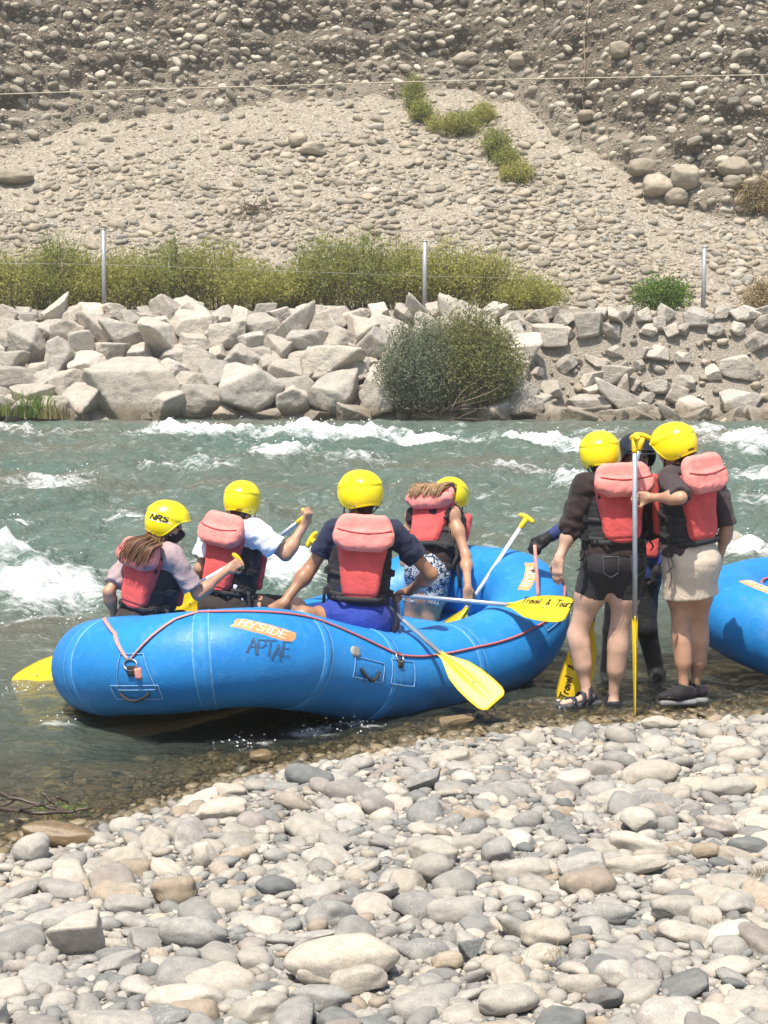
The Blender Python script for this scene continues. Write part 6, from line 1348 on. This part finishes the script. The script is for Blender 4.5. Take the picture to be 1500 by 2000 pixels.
# ================================================================== plants, posts, cable, driftwood
def on_far(px, py, t0=0.2, t1=3.9):
    """the point of the far side that the photograph shows there"""
    ts = np.linspace(t0, t1, 900); Y = np.full(900, 55.0)
    for _ in range(5): P = far_profile((px - 750) / FPX * Y, ts); Y = P[:, 1]
    q = pix(P); e = np.abs(q[:, 1] - py); k = np.argmin(np.where(e < e.min() + 1.0, ts, 99)); return P[k], ts[k]
def leaf_mat(name, stops, transl=0.48):
    m = Mat(name); r = m.attr('rnd'); c = m.ramp(r, stops); d = m.n('BsdfPrincipled', Roughness=0.55); m.set(d, 'Base Color', c); m.set(d, 'Specular IOR Level', 0.3)
    t = m.n('BsdfTranslucent'); m.set(t, 'Color', c); x = m.n('MixShader'); m.set(x, 'i0', transl); m.set(x, 'i1', d.outputs[0]); m.set(x, 'i2', t.outputs[0]); m.t.links.new(x.outputs[0], m.out.inputs['Surface']); return m.m
L_OLIVE = leaf_mat('olive_leaves', [(0, (0.22, 0.23, 0.05)), (0.35, (0.36, 0.36, 0.085)), (0.7, (0.45, 0.44, 0.13)), (0.9, (0.50, 0.45, 0.16)), (1, (0.50, 0.40, 0.19))])
L_GREEN = leaf_mat('mid_green_leaves', [(0, (0.17, 0.20, 0.045)), (0.5, (0.29, 0.32, 0.08)), (1, (0.40, 0.42, 0.13))])
L_GREY = leaf_mat('grey_green_leaves', [(0, (0.14, 0.165, 0.105)), (0.5, (0.23, 0.26, 0.17)), (0.85, (0.32, 0.35, 0.24)), (1, (0.36, 0.35, 0.24))])
L_DARK = leaf_mat('dull_olive_leaves', [(0, (0.14, 0.155, 0.055)), (0.5, (0.24, 0.26, 0.09)), (0.85, (0.33, 0.33, 0.12)), (1, (0.37, 0.32, 0.15))])
L_BRIGHT = leaf_mat('bright_green_leaves', [(0, (0.07, 0.14, 0.02)), (0.6, (0.15, 0.26, 0.04)), (1, (0.26, 0.34, 0.08))])
L_DRY = leaf_mat('dry_straw', [(0, (0.20, 0.14, 0.07)), (0.5, (0.34, 0.26, 0.13)), (1, (0.42, 0.34, 0.18))], 0.2)
M_TWIG = plain('dry_twig', (0.22, 0.165, 0.115), 0.9, 0.3, 20); M_STEM = plain('brown_stem', (0.10, 0.075, 0.045), 0.9, 0.3, 20)
def shrub(name, label, base, width, height, depth, nst, nlf, leaf, mat, rng, group=None, cat='bush', lean=(0, 0, 0), start=0.25, droop=0.0, rr=None, shell=0.0):
    """stems fanned out from the foot, each carrying many small leaves"""
    base = np.asarray(base, float); root = empty(name, base, label, cat, group); mb = MB(); LV, RN = [], []
    for s_ in range(nst):
        a = rng.uniform(0, 2 * np.pi); q = rng.uniform(0, 1) ** 0.5; tip = np.array([math.cos(a) * q * width, math.sin(a) * q * depth, height * (1 - 0.55 * q ** 2.4) * rng.uniform(0.62 + shell, 1.08)]) + np.asarray(lean) * height
        foot = np.array([tip[0] * 0.45, tip[1] * 0.45, 0]) + rng.normal(0, 0.06, 3) * [width, depth, 0]
        mid = foot * 0.4 + tip * 0.6 + np.array([0, 0, 0.10 * height]) + rng.normal(0, 0.05 * height, 3); tip[2] -= droop * q * height
        P = spline(np.stack([foot, mid, tip]) + base, 7)
        if s_ % 3 == 0: mb.tube(P, np.linspace(0.010, 0.004, 7) * (1 + height * 0.2), 4)
        t = rng.uniform(start, 1.0, nlf); PP = np.stack([np.interp(t, np.linspace(0, 1, 7), P[:, j]) for j in range(3)], 1) + rng.normal(0, leaf[0] * 1.1, (nlf, 3))
        d = unit(P[-1] - P[-3]) * 0.7 + rng.normal(0, 0.6, (nlf, 3)); d /= np.linalg.norm(d, axis=1)[:, None]; sd = np.cross(d, rng.normal(size=(nlf, 3))); sd /= np.linalg.norm(sd, axis=1)[:, None]
        ln = leaf[0] * rng.uniform(0.6, 1.3, nlf)[:, None]; wd = leaf[1] * rng.uniform(0.7, 1.2, nlf)[:, None]
        LV.append(np.stack([PP - d * ln * 0.5, PP + sd * wd * 0.5, PP + d * ln * 0.5, PP - sd * wd * 0.5], 1)); RN.append(np.repeat(np.clip(rng.normal(rng.uniform(0.25, 0.75), 0.16, nlf), 0, 1), 4))
    V = np.concatenate(LV).reshape(-1, 3); mesh_ob('foliage', V, np.arange(len(V)).reshape(-1, 4), mat, root, False, {'rnd': np.concatenate(RN)}, kind='stuff')
    mb.ob('stems', M_STEM, root, kind='stuff'); return root
_v = np.random.default_rng(55)
# hedge of bushes behind the posts
HEDGE = [(-60, 470, 95, 'o', 'yellow green bush cut off by the left edge of the bank'), (40, 512, 85, 'o', 'low yellow green bush at the far left behind the riprap'), (118, 476, 66, 'g', 'taller green bush just left of the first post'), (180, 510, 62, 'o', 'olive bush directly behind the first post'),
         (255, 506, 76, 'o', 'olive bush just right of the first post'), (340, 486, 74, 'g', 'green bush, second to the right of the first post'), (425, 488, 72, 'o', 'tall wispy bush above the middle of the riprap'), (505, 524, 72, 'o', 'low rounded olive bush before the gap in the hedge'),
         (570, 538, 52, 'o', 'lowest olive bush at the gap in the hedge'), (632, 478, 66, 'g', 'dense green bush right after the gap in the hedge'), (710, 474, 78, 'g', 'broad green bush left of the middle post'), (790, 486, 66, 'o', 'green bush directly left of the middle post'),
         (868, 490, 74, 'o', 'yellow green bush directly right of the middle post'), (945, 500, 80, 'o', 'rounded yellow green bush, second right of the middle post'), (1030, 548, 70, 'o', 'low yellow green bush at the right end of the hedge')]
for px, top, hw, kind, lab in HEDGE:
    P, _t = on_far(px, 606, 1.0, 2.2); Yb = 50.6 + _v.uniform(-0.3, 0.5); z = far_profile(np.array([(px - 750) / FPX * Yb]), np.array([1.5]))[0][2]; b = np.array([(px - 750) / FPX * Yb, Yb, z - 0.05]); s = FPX / Yb
    hgt = at(px, top, Y=Yb)[2] - b[2]
    shrub('bush', lab, b, hw * 1.15 / s, hgt * 1.2, 0.9, 190, 42, (0.105, 0.036), L_OLIVE if kind == 'o' else L_GREEN, _v, 'hedge along the far bank', start=0.12)
# shrubs at the far water edge
_Y = 44.7
shrub('willow_shrub', 'grey green shrub overhanging the far water edge', at(818, 806, Y=_Y), 84 / 73, 2.55, 0.8, 380, 60, (0.115, 0.030), L_GREY, _v, 'shrubs at the far water edge', start=0.1)
shrub('willow_shrub', 'dark olive twiggy shrub at the far water edge, right of the grey green one', at(915, 800, Y=_Y + 0.2), 112 / 73, 2.75, 0.9, 520, 60, (0.115, 0.032), L_DARK, _v, 'shrubs at the far water edge', start=0.1)
_tw = empty('brushwood', at(930, 800, Y=44.4), 'dry tangled branches under the dark olive shrub', 'branches')
for k in range(26):
    a = at(_v.uniform(800, 900), _v.uniform(785, 812), Y=44.4 + _v.uniform(-0.2, 0.4)); b = a + np.array([_v.uniform(-0.6, 2.2), _v.uniform(-0.4, 0.5), _v.uniform(-0.2, 1.1)]); MB().tube(spline([a, (a + b) / 2 + _v.normal(0, 0.12, 3), b], 7), np.linspace(0.017, 0.006, 7), 5).ob('branch', M_TWIG, _tw)
# bushes on the slope
SLOPE = [(806, 212, 24, 50, 'g', 'thin green bush growing on the cliff foot above the scree'), (822, 232, 26, 28, 'g', 'small green clump just below the cliff foot'), (872, 262, 44, 34, 'o', 'spreading bush high on the scree, upper left of the row'), (905, 262, 30, 36, 'g', 'rounded bush high on the scree in the middle of the row'), (962, 305, 36, 46, 'g', 'taller green bush high on the scree'), (1005, 352, 34, 30, 'o', 'lowest straggling bush in the row down the scree'), (940, 240, 24, 30, 'o', 'small bush at the top of the row on the scree'), (985, 325, 26, 30, 'g', 'little bush between the taller and the lowest on the scree'), (1470, 415, 44, 62, 'd', 'dry grey brown bush on the slope at the right edge'), (1478, 606, 38, 46, 'd', 'dry thin bush behind the bank at the right edge')]
for px, py, hw, hgt, kind, lab in SLOPE:
    P, t_ = on_far(px, py); s = FPX / P[1]; shrub('slope_bush', lab, P - np.array([0, 0.1, 0.05]), hw / s, hgt / s * 1.35, 0.5, 75, 40, (0.10, 0.034), {'o': L_OLIVE, 'g': L_GREEN, 'd': L_DRY}[kind], _v, 'bushes on the slope', start=0.1)
P, t_ = on_far(1285, 606, 1.2, 2.4); shrub('leafy_bush', 'bright green leafy bush near the right post', P - np.array([0, 0.2, 0]), 58 / 65, 1.05, 0.6, 90, 36, (0.12, 0.05), L_BRIGHT, _v, start=0.1)
# reeds on the left
def blades(name, label, base, n, height, spread, mat, rng, cat='grass', w=0.012, lean=0.35):
    root = empty(name, base, label, cat); V, F, RN = [], [], []
    for k in range(n):
        f = base + np.array([rng.normal(0, spread), rng.normal(0, spread * 0.6), 0]); h = height * rng.uniform(0.5, 1.1); d = rng.normal(0, lean, 2); s_ = unit([rng.normal(), rng.normal(), 0]) * w; t = np.linspace(0, 1, 5); P = f + np.stack([d[0] * h * t ** 2, d[1] * h * t ** 2, h * (t - 0.22 * t ** 3)], 1)
        ww = (1 - t ** 2)[:, None] * s_; i = len(V) * 10; V.append(np.concatenate([P - ww, P + ww])); F += [[i + j, i + j + 1, i + 6 + j, i + 5 + j] for j in range(4)]; RN.append(np.full(10, rng.uniform()))
    mesh_ob('blades', np.concatenate(V), F, mat, root, False, {'rnd': np.concatenate(RN)}, kind='stuff'); return root
for px, py, n, hgt, m_, lab in ((62, 815, 150, 0.95, L_BRIGHT, 'green reeds at the far water edge on the left'), (100, 818, 120, 0.55, L_DRY, 'dry straw coloured reeds beside the green ones'), (10, 812, 110, 0.45, L_GREEN, 'short grass tuft at the far water edge by the left edge')):
    blades('reeds', lab, at(px, py, Y=44.5), n, hgt, 0.28, m_, _v, w=0.014)
for px, py, n, hgt, lab in ((1078, 1968, 26, 0.045, 'dry grass wisp between stones at the bottom right'), (1478, 1768, 40, 0.07, 'dry grass tuft at the right edge of the beach'), (1400, 1890, 26, 0.04, 'dry grass wisp left of the lower right corner'), (626, 1730, 12, 0.07, 'dry weed stalk in the middle of the beach'), (1000, 1886, 24, 0.04, 'brown grass wisp beside the dark grey block stone')):
    b = at(px, py, Z=0.18); b[2] = float(bed(np.array(b[0]), np.array(b[1]))) + 0.03; blades('dry_grass', lab, b, n, hgt, 0.03, L_DRY, _v, w=0.0012, lean=0.8)
# dry brush lying on the scree
P, t_ = on_far(500, 418); _d = empty('dry_brush', P, 'heap of dry brown brushwood lying on the scree', 'brushwood')
for k in range(60):
    a = P + _v.normal(0, 1, 3) * [0.30, 0.2, 0.06] + [0, -0.1, 0.18]; b = a + unit(_v.normal(0, 1, 3) * [1, 0.7, 0.7]) * _v.uniform(0.35, 0.75); MB().tube(spline([a, (a + b) / 2 + _v.normal(0, 0.06, 3), b], 6), np.linspace(0.016, 0.006, 6), 4).ob('twig', M_STEM, _d)
# hanging root on the cliff
_q = []
for px, py in ((1139, -40), (1138, 20), (1130, 70), (1133, 130), (1128, 180), (1132, 225), (1124, 268)): P, t_ = on_far(px, py, 2.6, 4.4); _q.append(P + np.array([0, -0.22, 0.0]))
_d = MB().tube(spline(_q, 30), 0.022, 6).ob('hanging_root', M_TWIG, None, label='long dry root hanging down the cliff on the right', cat='root')
# posts and wires
M_POST = plain('galvanised_post', (0.36, 0.37, 0.37), 0.5, 0.1, 6, Metallic=0.35)
POSTS = [(204, 449, 606, 'first grey metal post, left, standing in the hedge'), (829, 472, 612, 'middle grey metal post between the bushes'), (1373, 484, 612, 'right grey metal post near the bright green bush')]
_tops = []
for px, y0, y1, lab in POSTS:
    b = at(px, y1, Y=49.5); t_ = at(px, y0, Y=49.5); b[2] = min(b[2], 2.9); t_[0] = b[0] + 0.01; root = empty('fence_post', b, lab, 'post', 'posts along the far bank')
    MB().tube([b - [0, 0, 0.2], (b + t_) / 2, t_], 0.066, 16).ob('pole', M_POST, root); MB().tube([t_, t_ + [0, 0, 0.025], t_ + [0, 0, 0.045]], [0.072, 0.068, 0.03], 16).ob('cap', M_POST, root); _tops.append(t_)
for k, (f0, lab) in enumerate(((0.10, 'upper thin wire strung between the three posts'), (0.45, 'lower thin wire strung between the three posts'))):
    P = [_tops[0] + np.array([-16, 0, -1.9 * f0]), *[t_ + np.array([0, -0.06, -2.2 * f0]) for t_ in _tops], _tops[2] + np.array([12, 0, -1.9 * f0])]; MB().tube(np.concatenate([np.linspace(a, b, 8)[:-1] for a, b in zip(P[:-1], P[1:])] + [P[-1:]]), 0.0035, 5).ob('fence_wire', M_POST, None, label=lab, cat='wire')
# cable in front of the cliff
M_CABLE = plain('pale_cable', (0.46, 0.40, 0.30), 0.9, 0.2, 4)
_q = [at(px, py, Y=55.0) for px, py in ((-900, 212), (0, 184), (270, 175), (530, 168), (800, 160), (1050, 154), (1500, 146), (2400, 126))]; MB().tube(spline(_q, 60), 0.019, 6).ob('cable', M_CABLE, None, label='pale cable stretched across the river in front of the cliff', cat='cable')
# driftwood in the shallows
_b = at(60, 1586, Z=0.0); _d = empty('driftwood', _b, 'dark branching driftwood lying in the shallows at the left edge', 'driftwood')
M_WETW = plain('wet_wood', (0.055, 0.038, 0.026), 0.45, 0.35, 40)
def dz(px, py, z): return at(px, py, Z=z)
for pts, r in (([(-60, 1562, 0.02), (0, 1578, 0.02), (70, 1588, 0.02), (130, 1584, 0.02), (182, 1577, 0.03)], 0.009), ([(-20, 1534, 0.10), (10, 1552, 0.08), (45, 1564, 0.06), (90, 1576, 0.04), (128, 1584, 0.02)], 0.008), ([(82, 1548, 0.10), (96, 1562, 0.07), (110, 1576, 0.04)], 0.0055), ([(110, 1558, 0.09), (132, 1566, 0.06), (146, 1580, 0.03)], 0.0055), ([(0, 1578, 0.02), (24, 1566, 0.05), (34, 1558, 0.07)], 0.006), ([(30, 1585, 0.02), (60, 1576, 0.05), (100, 1570, 0.05)], 0.005)):
    P = spline([dz(a, b, c + 0.035) for a, b, c in pts], 16); r = r * 1.5; MB().tube(P + _v.normal(0, 0.003, P.shape), np.linspace(r, r * 0.45, 16), 7).ob('branch', M_WETW, _d)
_lv = []
for k in range(70): c = dz(_v.uniform(60, 180), _v.uniform(1572, 1586), 0.03) + _v.normal(0, 0.012, 3); a = unit(_v.normal(size=3)) * 0.014; b = unit(np.cross(a, _v.normal(size=3))) * 0.006; _lv += [c - a, c + b, c + a, c - b]
mesh_ob('leaves', np.array(_lv), np.arange(280).reshape(-1, 4), L_BRIGHT, _d, False, {'rnd': _v.uniform(size=280)}, kind='stuff')
# pale rock in the river behind the second raft
_b = at(1432, 1086, Z=0.0); V = cobble_verts(D4, 991, 0.02) * np.array([0.135, 0.14, 0.15]); mesh_ob('river_rock', V + _b + np.array([0, 0.08, 0.09]), F4, M_COB_A, None, True, {'rnd': np.full(len(V), 0.62)}, origin=_b, label='pale rock standing out of the river behind the second raft', cat='rock')

# ================================================================== dusty air
_hz = Mat('dusty_air'); _pv = _hz.n('VolumePrincipled'); _hz.set(_pv, 'Color', (0.96, 0.91, 0.82)); _hz.set(_pv, 'Density', 0.0012); _pv.inputs['Anisotropy'].default_value = 0.2
_hz.t.links.new(_pv.outputs[0], _hz.out.inputs['Volume'])
MB().box((0, 45, 14), (90, 85, 17)).ob('haze', _hz.m, None, smooth=False, kind='stuff', label='thin dusty air over the river valley', cat='haze')
